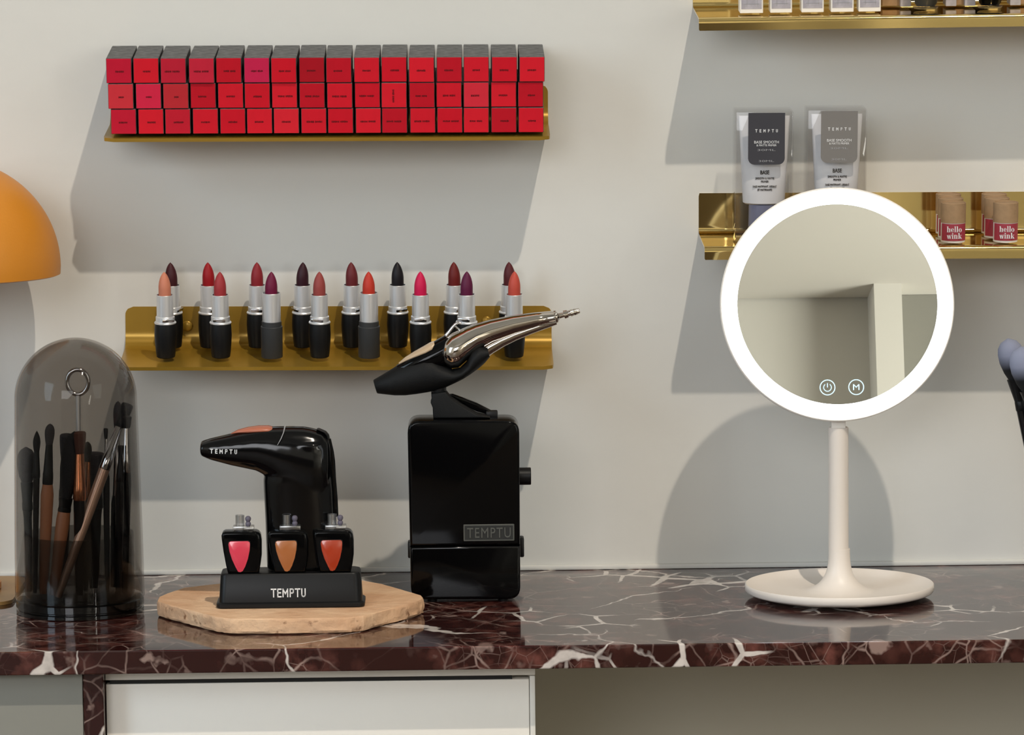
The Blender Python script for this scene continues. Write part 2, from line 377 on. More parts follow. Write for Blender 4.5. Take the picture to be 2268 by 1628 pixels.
# lower ceiling over the far half of the shop, on the right, with a pillar and a grey door below it
struct('trim_2', (2.1, -7.3, 3.12 + 0.15), (4.18, 3.78, 0.3), M['white_room'])
struct('trim_3', (1.325, -9.1, 1.56), (0.085, 0.2, 3.12), M['white_room'])
struct('dark_reflection_panel', ((X0 + 0.98) / 2, Y1 + 0.03, 0.65), (0.98 - X0, 0.06, 1.3), pmat('dark_reflection', srgb(60, 52, 42), 0.5))  # unseen panel added behind the camera to darken the brass shelves' reflections
struct('door_1', (1.90, Y1 + 0.02, 1.5595), (1.06, 0.04, 3.119), M['panel_grey'])
# bead of sealant along the foot of the wall
tz = 0.0045
finish(obj('trim_1', box(B(), (0.05, -0.0022, TOPZ + tz / 2), (1.7, 0.0044, tz), 0.0015), M['plaster']), kind='structure')

# ------------------------------------------------------------------ counter, cabinet
CF = G(1134, 1431).y                       # front edge of the counter top
TH = U(1134, 1431, CF).z - U(1134, 1483, CF).z
bm = box(B(), (0.05, CF / 2, TOPZ - TH / 2), (1.9, -CF - 0.0005, TH), 0.0012, 2)
finish(obj('countertop', bm, M['marble'], smooth=None), 'polished dark red marble countertop with white veins along the wall', 'countertop')
ZB = TOPZ - TH
def xat(px, Y, py=1550): return U(px, py, Y).x
YL = CF + 0.013
x1 = xat(234, CF + 0.030) - 0.0002; x0 = xat(184, YL)
finish(obj('marble_upright', box(B(), ((x0 + x1) / 2, (YL - 0.002) / 2, ZB / 2), (x1 - x0, -YL - 0.006, ZB - 0.0004), 0.001), M['marble'], smooth=None),
       'dark red marble upright slab under the counter, left of the drawers', 'support panel')
finish(obj('grey_cupboard', box(B(), (x0 - 0.2579, YL / 2 + 0.001, ZB / 2), (0.515, -YL - 0.004, ZB - 0.0006), 0.001), M['panel_grey']),
       'plain grey cupboard front below the countertop at the far left', 'cupboard')
YD = CF + 0.030
cab = thing('drawer_unit', 'pale lacquered drawer unit under the marble countertop', 'drawers', (xat(710, YD), YD, 0))
cx = cab.location.x; xl = xat(234, YD) - cx; xr = xat(1186, YD) - cx
def zl(px, py, Y): return U(px, py, Y).z
zrail = zl(234, 1508, YD)
box_bm = B(); dpt = -YD - 0.01
box(box_bm, ((xl + xr) / 2, dpt / 2 + 0.016, ZB / 2 - 0.0005), (xr - xl - 0.0008, dpt - 0.03, ZB - 0.001))
obj('carcass', box_bm, M['cab_grey'], cab)
bm = B(); box(bm, ((xl + xr) / 2, 0.008, (ZB + zrail) / 2), (xr - xl, 0.016, ZB - zrail - 0.0006), 0.0006)
obj('top_rail', bm, M['cab_grey'], cab)
xs = xat(1173, YD) - cx
obj('side_frame', box(B(), ((xs + xr) / 2, 0.008, zrail / 2), (xr - xs - 0.0003, 0.016, zrail - 0.0004), 0.0006), M['cab_grey'], cab)
zt = zrail - 0.0030
dr = obj('drawer_front', box(B(), ((xl + xs) / 2, 0.009, zt - 0.1), (xs - xl - 0.0006, 0.016, 0.2), 0.0008), M['drawer'], cab)
obj('drawer_front', box(B(), ((xl + xs) / 2, 0.009, (zt - 0.203) / 2), (xs - xl - 0.0016, 0.016, zt - 0.205), 0.0008), M['drawer'], cab)
obj('groove_shade_bar', box(B(), ((xl + xs) / 2 - 0.0052, 0.009, zt + 0.0015), (xs - xl - 0.0170, 0.0155, 0.0026)), M['gap_shade'], cab)  # solid dark bar in the grip gap, its shade put into the colour

finish(obj('recessed_panel', box(B(), (xr + cx + 0.001 + 0.6, -0.012, ZB / 2 - 0.001), (1.2, 0.02, ZB - 0.003)), pmat('olive_grey_panel', srgb(186, 181, 164), 0.6)),
       'plain olive-grey panel in the recess right of the drawers', 'panel')

# ------------------------------------------------------------------ shelves
def sheet(path, xl, xr, t, r_start, r_end):
    """folded metal sheet: path of (y, z), rounded corners at both ends of the path"""
    P = [Vector((0, y, z)) for y, z in path]; n = len(P); d = [0]
    for a, b in zip(P, P[1:]): d.append(d[-1] + (b - a).length)
    tot = d[-1]; bm = B(); rings = []
    for i, p in enumerate(P):
        tg = (P[min(i + 1, n - 1)] - P[max(i - 1, 0)]).normalized(); nm = Vector((0, -tg.z, tg.y))
        e = 0
        for dist, r in ((d[i], r_start), (tot - d[i], r_end)):
            if dist < r: e = max(e, r - math.sqrt(max(0, r * r - (r - dist) ** 2)))
        q = p + nm * t
        rings.append([(xl + e, p.y, p.z), (xr - e, p.y, p.z), (xr - e, q.y, q.z), (xl + e, q.y, q.z)])
    rs = [[bm.verts.new(v) for v in r] for r in rings]
    for a, b in zip(rs, rs[1:]):
        for i in range(4): j = (i + 1) % 4; bm.faces.new((a[i], a[j], b[j], b[i]))
    bm.faces.new(rs[0]); bm.faces.new(rs[-1]); return bm
def dense(seg, n):
    (a, b), (c, d) = seg; return [(a + (c - a) * i / n, b + (d - b) * i / n) for i in range(n + 1)]
def shelf(name, label, px0, px1, pyf, pxf, plate_h, depth, tilt, alpha, mat, lip=0, rad=0.010, t=0.003, screws=()):
    """pyf: picture row of the ledge's front top edge at column pxf; alpha: how far the shelf hangs out of level"""
    fr = U(pxf, pyf, -depth); xa = U(px0, pyf, -depth).x; xb = U(px1, pyf, -depth).x; xc = (xa + xb) / 2
    zf = fr.z + (fr.x - xc) * math.tan(alpha)
    zb = zf + depth * math.tan(tilt)                  # height of the ledge produced to the wall
    Mx = Matrix.Translation((xc, -0.0008, zb)) @ Matrix.Rotation(alpha, 4, 'Y')
    root = thing(name, label, 'shelf'); place(root, Mx)
    # the path is the sheet's back/under side, the thickness points forward/up
    path = dense(((-0.0, plate_h), (0, rad)), 12)[:-1]
    ang = PI / 2 - tilt
    cyc, czc = -rad - t, rad
    for i in range(9):
        a = ang * i / 8; path.append((cyc + (rad + t) * math.cos(a), czc - (rad + t) * math.sin(a)))
    yl, zl_ = path[-1]; L = depth - (-yl)
    T = math.tan(tilt)
    path = path + dense(((yl, zl_), (-depth, zl_ - L * T)), 14)[1:]
    if lip:
        ye, ze = path[-1]; rr = 0.0022
        for i in range(1, 5):
            a = (PI / 2) * i / 4; path.append((ye - (rr + t) * math.sin(a), ze + t - (rr + t) * (1 - math.cos(a)) - t))
        path += dense(((ye - rr - t, ze - rr - t), (ye - rr - t, ze - lip)), 6)[1:]
    # shift so that the upper face of the ledge passes through z = 0 at the wall
    i0 = 12 + 9; yq, zq = path[i0]; shift = -(zq + t / math.cos(tilt)) - (-yq) * T
    path = [(y, z + shift) for y, z in path]
    h = (xb - xa) / 2
    bm = sheet(path, -h, h, t, 0.0006 if lip else 0.007, 0.0006 if lip else 0.009)
    sh = obj('bent_plate', bm, mat, root, smooth=40)
    for sx, sz in screws:
        p = U(sx, sz, -0.004); q = Mx.inverted() @ p
        bm = B(); lathe(bm, [(0, 0.0012), (0.0036, 0.0009), (0.0044, 0.0004), (0.0046, 0)], 20, mat=Matrix.Rotation(PI / 2, 3, 'X'))
        obj('screw_cap', bm, mat, root, (q.x, -t - 0.0002, q.z))
    def on(px, s, yaw=0):           # where something stands: picture column px of its foot, s metres out from the wall
        # nominal world x of that column at that depth
        x = U(px, pyf, -s).x - xc
        return Mx @ Matrix.Translation((x, -s, -s * T + 0.00015)) @ Matrix.Rotation(tilt, 4, 'X') @ Matrix.Rotation(yaw, 4, 'Z')
    return root, on, Mx
TL = 0.115
_, on_ul, _ = shelf('wall_shelf', 'satin brass wall shelf stacked with three rows of red-ended cartons', 228, 1219, 295, 1218, 0.0300, 0.082, TL, 0.0065, M['brass_satin'])
_, on_ll, _ = shelf('wall_shelf', 'satin brass wall shelf holding two rows of open lipsticks', 262, 1227, 803.5, 1218, 0.0330, 0.082, TL, 0.0095, M['brass_satin'], screws=((415, 722), (1078, 712)))
_, on_mr, MXm = shelf('wall_shelf', 'polished brass shelf with turned-down lip behind the round mirror', 1560, 2560, 541.5, 1580, 0.0335, 0.080, 0.065, 0.006, M['brass_polished'], lip=0.0112, rad=0.003, t=0.0016)
_, on_tr, MXt = shelf('wall_shelf', 'polished brass shelf with turned-down lip at the top right', 1547, 2560, 34, 1580, 0.0335, 0.080, 0.09, -0.0035, M['brass_polished'], lip=0.0112, rad=0.003, t=0.0016)

# ------------------------------------------------------------------ cartons
CW, CL = 0.0214, 0.072
reds = [('red', (214, 12, 38)), ('red', (220, 20, 42)), ('deep red', (200, 10, 36)), ('bright red', (226, 24, 44))]
def carton_mats(rgb):
    k = 'label_%d_%d_%d' % rgb
    if k not in M: M[k] = pmat(k, srgb(*[max(2, int(v * 0.96 - 4)) for v in rgb]), 0.6, spec=0.2, var=0.08, vscale=60)
    return M[k]
def scribble(wd, n):
    """a shade name too small to read: a row of short dark strokes"""
    bm = B(); x = -wd / 2
    while x < wd / 2:
        s = R.uniform(0.00035, 0.0006); box(bm, (x, 0, R.uniform(-0.0001, 0.0001)), (s, 0.00012, R.uniform(0.0012, 0.0018))); x += s + 0.00016
        if n == 2 and abs(x) < 0.0005: x += 0.0007
    return bm
carton_me = obj('carton', box(B(), (0, CL / 2 + 0.0002, CW / 2), (CW, CL, CW), 0.0005, 1), M['carton_black']); cm = carton_me.data; bpy.data.objects.remove(carton_me)
end_me = obj('end', box(B(), (0, 0, CW / 2), (CW - 0.0007, 0.0006, CW - 0.0007), 0.0002, 1), M['carton_black']); em = end_me.data; em.materials.clear(); bpy.data.objects.remove(end_me)
rowname = ['bottom', 'middle', 'top']
ordn = ['first', 'second', 'third', 'fourth', 'fifth', 'sixth', 'seventh', 'eighth', 'ninth', 'tenth', 'eleventh', 'twelfth', 'thirteenth', 'fourteenth', 'fifteenth', 'last']
special = {(2, 5): ('magenta', (208, 32, 80)), (2, 0): ('crimson', (200, 16, 52)), (2, 2): ('crimson', (196, 28, 54)), (2, 3): ('rosy red', (204, 34, 60)),
           (1, 0): ('soft red', (214, 50, 62)), (1, 1): ('pinkish red', (222, 36, 72)), (1, 2): ('muted red', (196, 42, 52)), (1, 13): ('pale red', (222, 44, 62)),
           (0, 0): ('crimson', (206, 20, 52)), (0, 2): ('crimson', (206, 24, 48)), (2, 7): ('dark red', (178, 6, 30)), (0, 6): ('bright red', (228, 34, 50))}
namew = {0: [8, 8, 9, 8, 8, 8, 8, 15, 15, 14, 14, 14, 15, 12, 8, 7], 1: [5, 5, 4, 8, 8, 8, 14, 14, 14, 14, 12, 11, 12, 8, 8, 7], 2: [8, 7, 14, 14, 11, 11, 11, 8, 8, 8, 8, 8, 8, 7, 8, 8]}
for row in range(3):
    for c in range(16):
        nm, rgb = special.get((row, c), reds[(row * 5 + c * 3) % 4])
        px = (275 + 60.05 * c) if row == 0 else ((270 + 60.45 * c) if row == 1 else (266.5 + 60.75 * c))
        px += R.uniform(-1.2, 1.2)
        yaw = R.uniform(-0.008, 0.008) + 0.002 * (7 - c) * 0.2
        s = 0.0785 + (R.uniform(-0.0015, 0.0008) if row else 0)
        m = on_ul(px, s, yaw); m = m @ Matrix.Translation((0, 0, row * (CW + 0.00035)))
        r = thing('lipstick_carton', 'black lipstick carton with %s end, %s row, %s from the left' % (nm, rowname[row], ordn[c]) if c < 15 else
                  'black lipstick carton with %s end, %s row, last on the right' % (nm, rowname[row]), 'carton', group='lipstick cartons on the upper left shelf')
        place(r, m)
        me_obj('carton_body', cm, None, r)
        e = bpy.data.objects.new('end_label', em); C.objects.link(e); e.parent = r; e.location = (0, -0.0003, 0)
        if not em.materials: em.materials.append(M['carton_black'])
        e.material_slots[0].link = 'OBJECT'; e.material_slots[0].material = carton_mats(rgb)
        vert = (row, c) == (1, 10)
        wd = namew[row][c] * 0.00088
        t_ = obj('shade_name', scribble(wd, 2 if wd > 0.0090 else 1), M['carton_edge'], e, (R.uniform(-0.0008, 0.001), -0.0003, CW * 0.47))
        if vert: t_.rotation_euler = (0, PI / 2, 0)

# ------------------------------------------------------------------ lipsticks
def lipstick(kind, rgb, label):
    r = thing('lipstick', label, 'lipstick', group='open lipsticks on the lower left shelf')
    if kind == 'ring':
        bm = lathe(B(), [(0, 0), (0.0072, 0), (0.0079, 0.0006), (0.0084, 0.004), (0.0092, 0.013), (0.0095, 0.020), (0.0092, 0.027), (0.0089, 0.0298), (0, 0.0298)], 40)
        obj('case_base', bm, M['black_satin'], r)
        bm = lathe(B(), [(0.007, 0.0298), (0.0093, 0.0298), (0.0094, 0.0306), (0.0090, 0.0312), (0.0082, 0.0315), (0.0081, 0.0355), (0.0077, 0.0360), (0.0073, 0.0362), (0.0072, 0.0545), (0.0069, 0.0548), (0.0066, 0.0546), (0.0066, 0.0500), (0, 0.0500)], 40)
        tb = obj('silver_tube', bm, M['silver_satin'], r)
        obj('notch', box(B(), (0, -0.00815, 0.0335), (0.0105, 0.0004, 0.0026), 0.00015), M['silver_bright'], tb)
    else:
        bm = lathe(B(), [(0, 0), (0.0090, 0), (0.0093, 0.0005), (0.0093, 0.0268), (0.0090, 0.0272), (0.0086, 0.0274), (0.0085, 0.0312), (0.0080, 0.0316), (0, 0.0316)], 40)
        obj('case_base', bm, M['charcoal_satin'], r)
        bm = lathe(B(), [(0.0079, 0.0316), (0.0079, 0.0560), (0.0075, 0.0564), (0.0071, 0.0562), (0.0071, 0.052), (0, 0.052)], 40)
        obj('silver_tube', bm, M['silver_satin'], r)
    # the bullet: a cylinder cut to a leaning pointed tip
    z0 = 0.051; zt = 0.0745; n = 32; rings = []
    for k in range(15):
        f = k / 14; z = z0 + (zt - z0) * f
        rr = 0.0053 if f < 0.38 else 0.0053 * max(0.03, (1 - ((f - 0.38) / 0.62) ** 2.0) ** 0.72)
        sh = 0.0
        rings.append([Vector((rr * math.cos(2 * PI * i / n) + sh, rr * math.sin(2 * PI * i / n) + 0.0012 * max(0, f - 0.38) , z)) for i in range(n)])
    key = 'bullet_%d_%d_%d' % rgb
    if key not in M: M[key] = pmat(key, srgb(*[int(v * 0.88) for v in rgb]), 0.5, spec=0.3)
    obj('bullet', loft(B(), rings), M[key], r)
    return r
backs = [(383, (70, 18, 26), 'dark plum-brown', 0), (465, (168, 8, 22), 'deep red', 0), (572, (150, 34, 44), 'brick red', 0.0022), (672, (54, 8, 24), 'blackish plum', 0.0010),
         (781, (112, 34, 38), 'reddish brown', 0.0014), (882, (14, 6, 14), 'black', 0), (1007, (112, 20, 18), 'dark brick', 0), (1129, (92, 26, 32), 'dark maroon', 0.0010)]
fronts = [(368, (222, 138, 108), 'peach nude', 'ring', 0), (490, (176, 54, 58), 'dusty rose red', 'ring', 0.0005), (603, (118, 12, 58), 'berry purple', 'plain', 0), (709, (164, 72, 68), 'brown rose', 'ring', 0.0012),
          (818, (208, 58, 40), 'orange coral', 'plain', 0), (932, (224, 12, 82), 'hot pink', 'ring', -0.0005), (1034, (98, 18, 62), 'deep violet', 'ring', 0.0010), (1139, (208, 82, 66), 'warm coral', 'ring', 0.0030)]
rk = ordn[:7] + ['last']
for i, (px, rgb, nm, up) in enumerate(backs):
    r = lipstick('ring', rgb, '%s lipstick with silver tube, back row of the lower shelf' % nm); place(r, on_ll(px, 0.017, R.uniform(-1.2, 1.2)))
for i, (px, rgb, nm, kd, up) in enumerate(fronts):
    r = lipstick(kd, rgb, '%s lipstick in %s case, front row of the lower shelf' % (nm, 'a ringed black' if kd == 'ring' else 'a straight charcoal')); place(r, on_ll(px, 0.0575, R.uniform(-0.5, 0.5)))

# ------------------------------------------------------------------ ochre lamp and its tray
tb = [G(-210, 1284), G(45, 1284), G(45, 1342), G(-210, 1342)]
tc_ = (tb[1] + tb[2]) / 2
yB, yF = tb[1].y + 0.002, tb[2].y; xR = G(44, 1312).x; xL = G(-290, 1312).x
bm = B(); 
vs = rrect(xL, xR, yF, yB, 0.018, 8)
f = bm.faces.new([bm.verts.new((x, y, TOPZ + 0.0002)) for x, y in vs]); ex = bmesh.ops.extrude_face_region(bm, geom=[f])
for g in ex['geom']:
    if isinstance(g, bmesh.types.BMVert): g.co.z = TOPZ + 0.0032
finish(obj('tray', bm, M['tray']), 'thin tan tray lying behind the smoked cloche at the left edge', 'tray')
LB = Vector((U(-93, 1312, (yB + yF) / 2).x, (yB + yF) / 2, TOPZ + 0.0034))
lamp = thing('table_lamp', 'ochre table lamp with a half-round metal shade', 'lamp', LB)
sc_ = F / (D + LB.y); Rs = 245 / sc_; zc = U(-93, 603, LB.y).z - LB.z
prof = [(Rs * math.cos(a), zc + 0.004 + Rs * 0.985 * math.sin(a)) for a in [PI / 2 * i / 30 for i in range(31)]]
prof = [(Rs - 0.003, zc - 0.0035), (Rs - 0.0004, zc - 0.0025)] + prof[:-1] + [(0, prof[-1][1])]
inner = [(r_ - 0.0016, z_ - 0.0008) for r_, z_ in prof[2:-1]]
prof2 = prof + [(0, inner[-1][1])] + inner[::-1] + [(Rs - 0.0034, zc - 0.0030)]
obj('lamp_shade', lathe(B(), prof2[:-1], 96), M['lamp'], lamp)
obj('lamp_stem', lathe(B(), [(0, 0.006), (0.006, 0.006), (0.006, zc + Rs * 0.9), (0, zc + Rs * 0.9)], 24), M['lamp'], lamp)
obj('lamp_base', lathe(B(), [(0, 0), (0.036, 0), (0.037, 0.001), (0.037, 0.006), (0.035, 0.007), (0, 0.0075)], 48), M['lamp'], lamp)
obj('bulb', lathe(B(), [(0, zc - 0.002), (0.012, zc + 0.004), (0.016, zc + 0.018), (0.008, zc + 0.036), (0, zc + 0.036)], 24), M['lamp_in'], lamp)

# ------------------------------------------------------------------ smoked cloche with brushes
DB = G(178, 1353); yd = DB.y; sd = F / (D + yd)
cl = thing('glass_cloche', 'tall smoked glass cloche covering make-up brushes', 'cloche', DB)
def dz(py): return U(178, py, yd).z - TOPZ
zt_ = dz(748); r0 = 144.5 / sd; r1 = 136 / sd; zs = zt_ - r1 * 1.0
prof = [(r0, 0.0128), (r0 * 0.995, 0.03)]
for i in range(1, 7): prof.append((r0 + (r1 - r0) * (i / 6) ** 1.1, 0.03 + (zs - 0.03) * i / 6))
for i in range(1, 25):
    a = PI / 2 * i / 24; prof.append((r1 * math.cos(a), zs + r1 * 1.0 * math.sin(a)))
prof[-1] = (0, prof[-1][1])
w_ = 0.0016; inn = [(max(r_ - w_, 0), z_ - (w_ * max(0, (z_ - zs)) / r1)) for r_, z_ in prof]
obj('glass_dome', lathe(B(), prof + inn[::-1], 96, closed=True), M['smoke'], cl, smooth=60)
rb = 142 / sd
obj('cloche_base', lathe(B(), [(0, 0), (rb - 0.001, 0), (rb, 0.0008), (rb, 0.0035), (rb - 0.0012, 0.0042), (rb - 0.0012, 0.005), (rb + 0.0002, 0.0058), (rb + 0.0002, 0.0112), (rb - 0.002, 0.0122), (0, 0.0122)], 96), M['smoke_base'], cl)
obj('base_disc', lathe(B(), [(0, 0.0008), (rb - 0.006, 0.0008), (rb - 0.006, 0.0115), (0, 0.0115)], 64), M['black_satin'], cl)
rc = 122 / sd; zc2 = dz(1180)
obj('inner_cup', lathe(B(), [(0.0, 0.0126), (rc, 0.0126), (rc, zc2), (rc - 0.0015, zc2), (rc - 0.0015, 0.0140), (0, 0.0140)], 72), M['smoke_cup'], cl, smooth=50)
ring = B(); zr = dz(846); xr_ = U(172, 846, yd).x - DB.x
pts = [(xr_ + 0.0088 * math.cos(2 * PI * i / 40), 0, zr + 0.0103 * math.sin(2 * PI * i / 40)) for i in range(41)]
tube(ring, pts, 0.0019, 14)
obj('ring_handle', ring, M['silver_bright'], cl)
obj('centre_rod', tube(B(), [(xr_, 0, zr - 0.0118), (xr_ * 0.5, 0, 0.1), (0, 0, 0.0145)], 0.0021, 14), M['silver_satin'], cl)

def brush(label, head, foot, Yh, Yf, shape, hl, hw, fl, fw, hwid, mats, group, flat=0.6, body='makeup_brush', ztip=None):
    """head/foot: picture positions of tip and foot; lengths in picture pixels"""
    a = U(foot[0], foot[1], Yf); b = U(head[0], head[1], Yh); k = 1 / (F / (D + Yh))
    dirv = (b - a); L = dirv.length; q = dirv.to_track_quat('Z', 'Y')
    r = thing(body, label, 'brush', a, q.to_euler(), group)
    hl *= k; hw *= k; fl *= k; fw *= k; hwid *= k
    zb = L - hl; zf = zb - fl
    # handle
    prof = [(0, 0), (hwid * 0.30, 0.0004), (hwid * 0.38, zf * 0.15), (hwid * 0.5, zf * 0.75), (hwid * 0.52, zf * 0.9), (fw * 0.46, zf), (0, zf)]
    obj('handle', lathe(B(), prof, 20), mats[2], r)
    rings = [sring(Vector((0, 0, z)), Vector((rx, 0, 0)), Vector((0, ry, 0)), 2, 24) for z, rx, ry in
             ((zf - 0.001, fw * 0.45, fw * 0.45), (zf, fw * 0.5, fw * 0.5), (zf + fl * 0.25, fw * 0.5, fw * 0.48), (zf + fl * 0.28, fw * 0.46, fw * 0.46), (zb, hw * 0.34, hw * 0.34 * flat), (zb + 0.0003, hw * 0.33, hw * 0.33 * flat))]
    obj('ferrule', loft(B(), rings), mats[1], r)
    prs = {'round': [(0, .66), (.25, .86), (.5, 1), (.7, .97), (.85, .78), (.95, .45), (1, .05)],
           'point': [(0, .68), (.25, .92), (.45, 1), (.65, .85), (.85, .5), (1, .05)],
           'flat': [(0, .68), (.3, .85), (.7, .98), (.92, 1), (.98, .85), (1, .5)],
           'fluffy': [(0, .5), (.2, .78), (.45, .98), (.65, 1), (.8, .9), (.92, .62), (1, .08)]}[shape]
    rings = [sring(Vector((0, 0, zb - 0.001 + (hl + 0.001) * f)), Vector((hw * 0.5 * s, 0, 0)), Vector((0, hw * 0.5 * s * flat, 0)), 2, 24) for f, s in prs]
    obj('bristles', loft(B(), rings), mats[0], r)
    return r
def z5(x, y): return (x / 2.326, 720 + y / 2.326)
gz = 'make-up brushes under the smoked cloche'
bb, bd, br_ = M['bristle_black'], M['bristle_dark'], M['bristle_brown']
zfoot = 0.0165
def foot(px, dy):   # a foot on the floor of the cup
    p = Vector((U(px, 1330, yd + dy).x, yd + dy, TOPZ + zfoot)); c = ROT.transposed() @ (p - CAM); return (1134 + F * c.x / -c.z, 814 - F * c.y / -c.z)
BR = [
 ('large soft grey powder brush at the left of the cloche', (134, 628), 66, 0.002, 0.000, 'fluffy', 80, 42, 60, 24, 18, (bd, M['black_satin'], M['handle_black'])),
 ('black pointed brush left inside the cloche', (190, 545), 78, -0.014, -0.010, 'point', 44, 20, 60, 17, 14, (bb, M['black_satin'], M['handle_black'])),
 ('round-tipped dark brush with a brown handle section', (258, 508), 96, -0.02, -0.010, 'round', 46, 25, 90, 24, 28, (bd, M['black_satin'], M['wood_handle'])),
 ('big fluffy black powder brush leaning at the centre left', (385, 548), 118, -0.012, -0.02, 'fluffy', 150, 62, 30, 30, 30, (bb, M['black_satin'], M['wood_handle'])),
 ('wide dark brush behind the ring handle rod', (345, 560), 140, 0.02, 0.02, 'flat', 60, 46, 90, 30, 24, (bd, M['black_satin'], M['handle_black'])),
 ('brown-haired brush with a copper ferrule in the middle', (412, 548), 176, -0.022, -0.02, 'flat', 48, 34, 105, 30, 26, (br_, M['copper'], M['handle_black'])),
 ('broad short dark brush right of the centre rod', (492, 655), 208, 0.016, 0.014, 'flat', 44, 56, 80, 38, 30, (bd, M['black_satin'], M['handle_black'])),
 ('small black-tipped brush with a silver ferrule', (545, 532), 238, -0.005, -0.006, 'flat', 21, 13, 60, 9, 15, (bb, M['silver_bright'], M['handle_black'])),
 ('slanting brush with champagne handle crossing the others', (660, 404), 128, -0.004, -0.031, 'flat', 54, 36, 100, 27, 24, (bb, M['silver_bright'], M['champagne'])),
 ('upright brush with a clear silver ferrule at the right', (655, 470), 276, -0.016, -0.012, 'flat', 24, 24, 100, 22, 22, (bb, M['silver_bright'], M['handle_black'])),
 ('glossy black-handled brush leaning right inside the cloche', (608, 392), 252, 0.022, 0.018, 'round', 60, 26, 150, 17, 20, (bd, M['silver_bright'], M['handle_black'])),
 ('thick black brush at the far right of the cloche', (622, 620), 262, -0.026, -0.026, 'flat', 20, 20, 60, 18, 19, (bb, M['black_satin'], M['handle_black'])),
 ('slim dark brush beside the copper one', (452, 600), 190, 0.005, 0.0, 'round', 44, 22, 80, 16, 18, (bb, M['copper'], M['handle_black'])),
]
for lab, hd, fx, yh, yf, shp, hl, hw, fl, fw, hwid, mt in BR:
    brush(lab, z5(*hd), foot(fx, yf), yd + yh, yd + yf, shp, hl, hw, fl, fw, hwid, mt, gz, flat=0.7)

# ------------------------------------------------------------------ stone slab with the spray set
def z3(x, y): return (340 + x / 3.658, 1240 + y / 3.66)
tt = U(640, 1377, -0.3).z - U(640, 1412, -0.3).z
ZT = TOPZ + tt + 0.0003
top = [z3(*p) for p in ((30, 335), (45, 300), (110, 272), (250, 225), (420, 205), (560, 190), (1000, 172), (1500, 160), (1700, 168), (1850, 195), (2010, 240), (2170, 288), (2185, 315), (2120, 345), (1900, 400), (1700, 455), (1560, 468), (1000, 478), (620, 478), (500, 462), (300, 410), (120, 365))]
tp = [G(x, y, ZT) for x, y in top]; cen = sum(tp, Vector()) / len(tp)
def refine(pts, n=6):
    out = []
    for i, p in enumerate(pts):
        q = pts[(i + 1) % len(pts)]
        for k in range(n): out.append(p.lerp(q, k / n))
    return out
fine_ = refine(tp, 7); nf = len(fine_); RR = random.Random(3)
jit = [RR.uniform(-1, 1) for _ in range(nf)]
def ringz(z, off, amp):
    out = []
    for i, p in enumerate(fine_):
        d = (p - cen); d.z = 0; d.normalize(); a = (jit[i] + jit[(i * 7 + int(z * 9e3)) % nf]) * amp
        out.append(Vector((p.x - cen.x, p.y - cen.y, z)) + d * (off + a))
    return out
zs_ = ZT - TOPZ
bm = loft(B(), [ringz(0.0002, -0.0030, 0.0007), ringz(0.0012, -0.0010, 0.0007), ringz(zs_ * 0.22, -0.0002, 0.0006), ringz(zs_ * 0.4, 0.0000, 0.0007), ringz(zs_ * 0.6, 0.0002, 0.0006), ringz(zs_ * 0.8, 0.0002, 0.0005), ringz(zs_ - 0.0006, 0, 0.0003), ringz(zs_, -0.0005, 0.0001)])
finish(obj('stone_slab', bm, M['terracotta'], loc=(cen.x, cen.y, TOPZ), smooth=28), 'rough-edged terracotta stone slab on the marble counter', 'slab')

# docking base
q0 = G(478, 1351, ZT); q1 = G(808, 1344, ZT); YK = (q0.y + q1.y) / 2; kd = F / (D + YK)
yawK = math.atan2(q1.y - q0.y, q1.x - q0.x)
DK = Vector(((q0.x + q1.x) / 2, YK + 0.020, ZT)); dock = thing('charging_dock', 'black plastic dock with white TEMPTU lettering on the stone slab', 'dock', DK, (0, 0, 0))
wB = (q1.x - q0.x) / 2; hK = U(640, 1272, YK).z - U(640, 1348, YK).z
dd = 0.020
bm = B(); rings = []
for z, ins in ((0.0002, 0.0006), (0.0010, 0), (0.0034, 0), (0.0042, 0.0008), (0.0048, 0.0022), (hK - 0.0015, 0.0036), (hK - 0.0004, 0.0043), (hK, 0.0058)):
    rings.append([Vector((x, y, z)) for x, y in rrect(-wB + ins, wB - ins, -dd + ins, dd - ins * 0.4, 0.006, 6)])
loft(bm, rings); obj('dock_body', bm, M['black_satin'], dock)
pT = U(639, 1313, YK + 0.003)
lt = me_obj('lettering', block_word('TEMPTU', 77 / kd, 20 / kd, .15, .2), M['text_white'], dock, (pT.x - DK.x, -dd + 0.00255, pT.z - DK.z)); lt.rotation_euler = (-0.075, 0, 0)

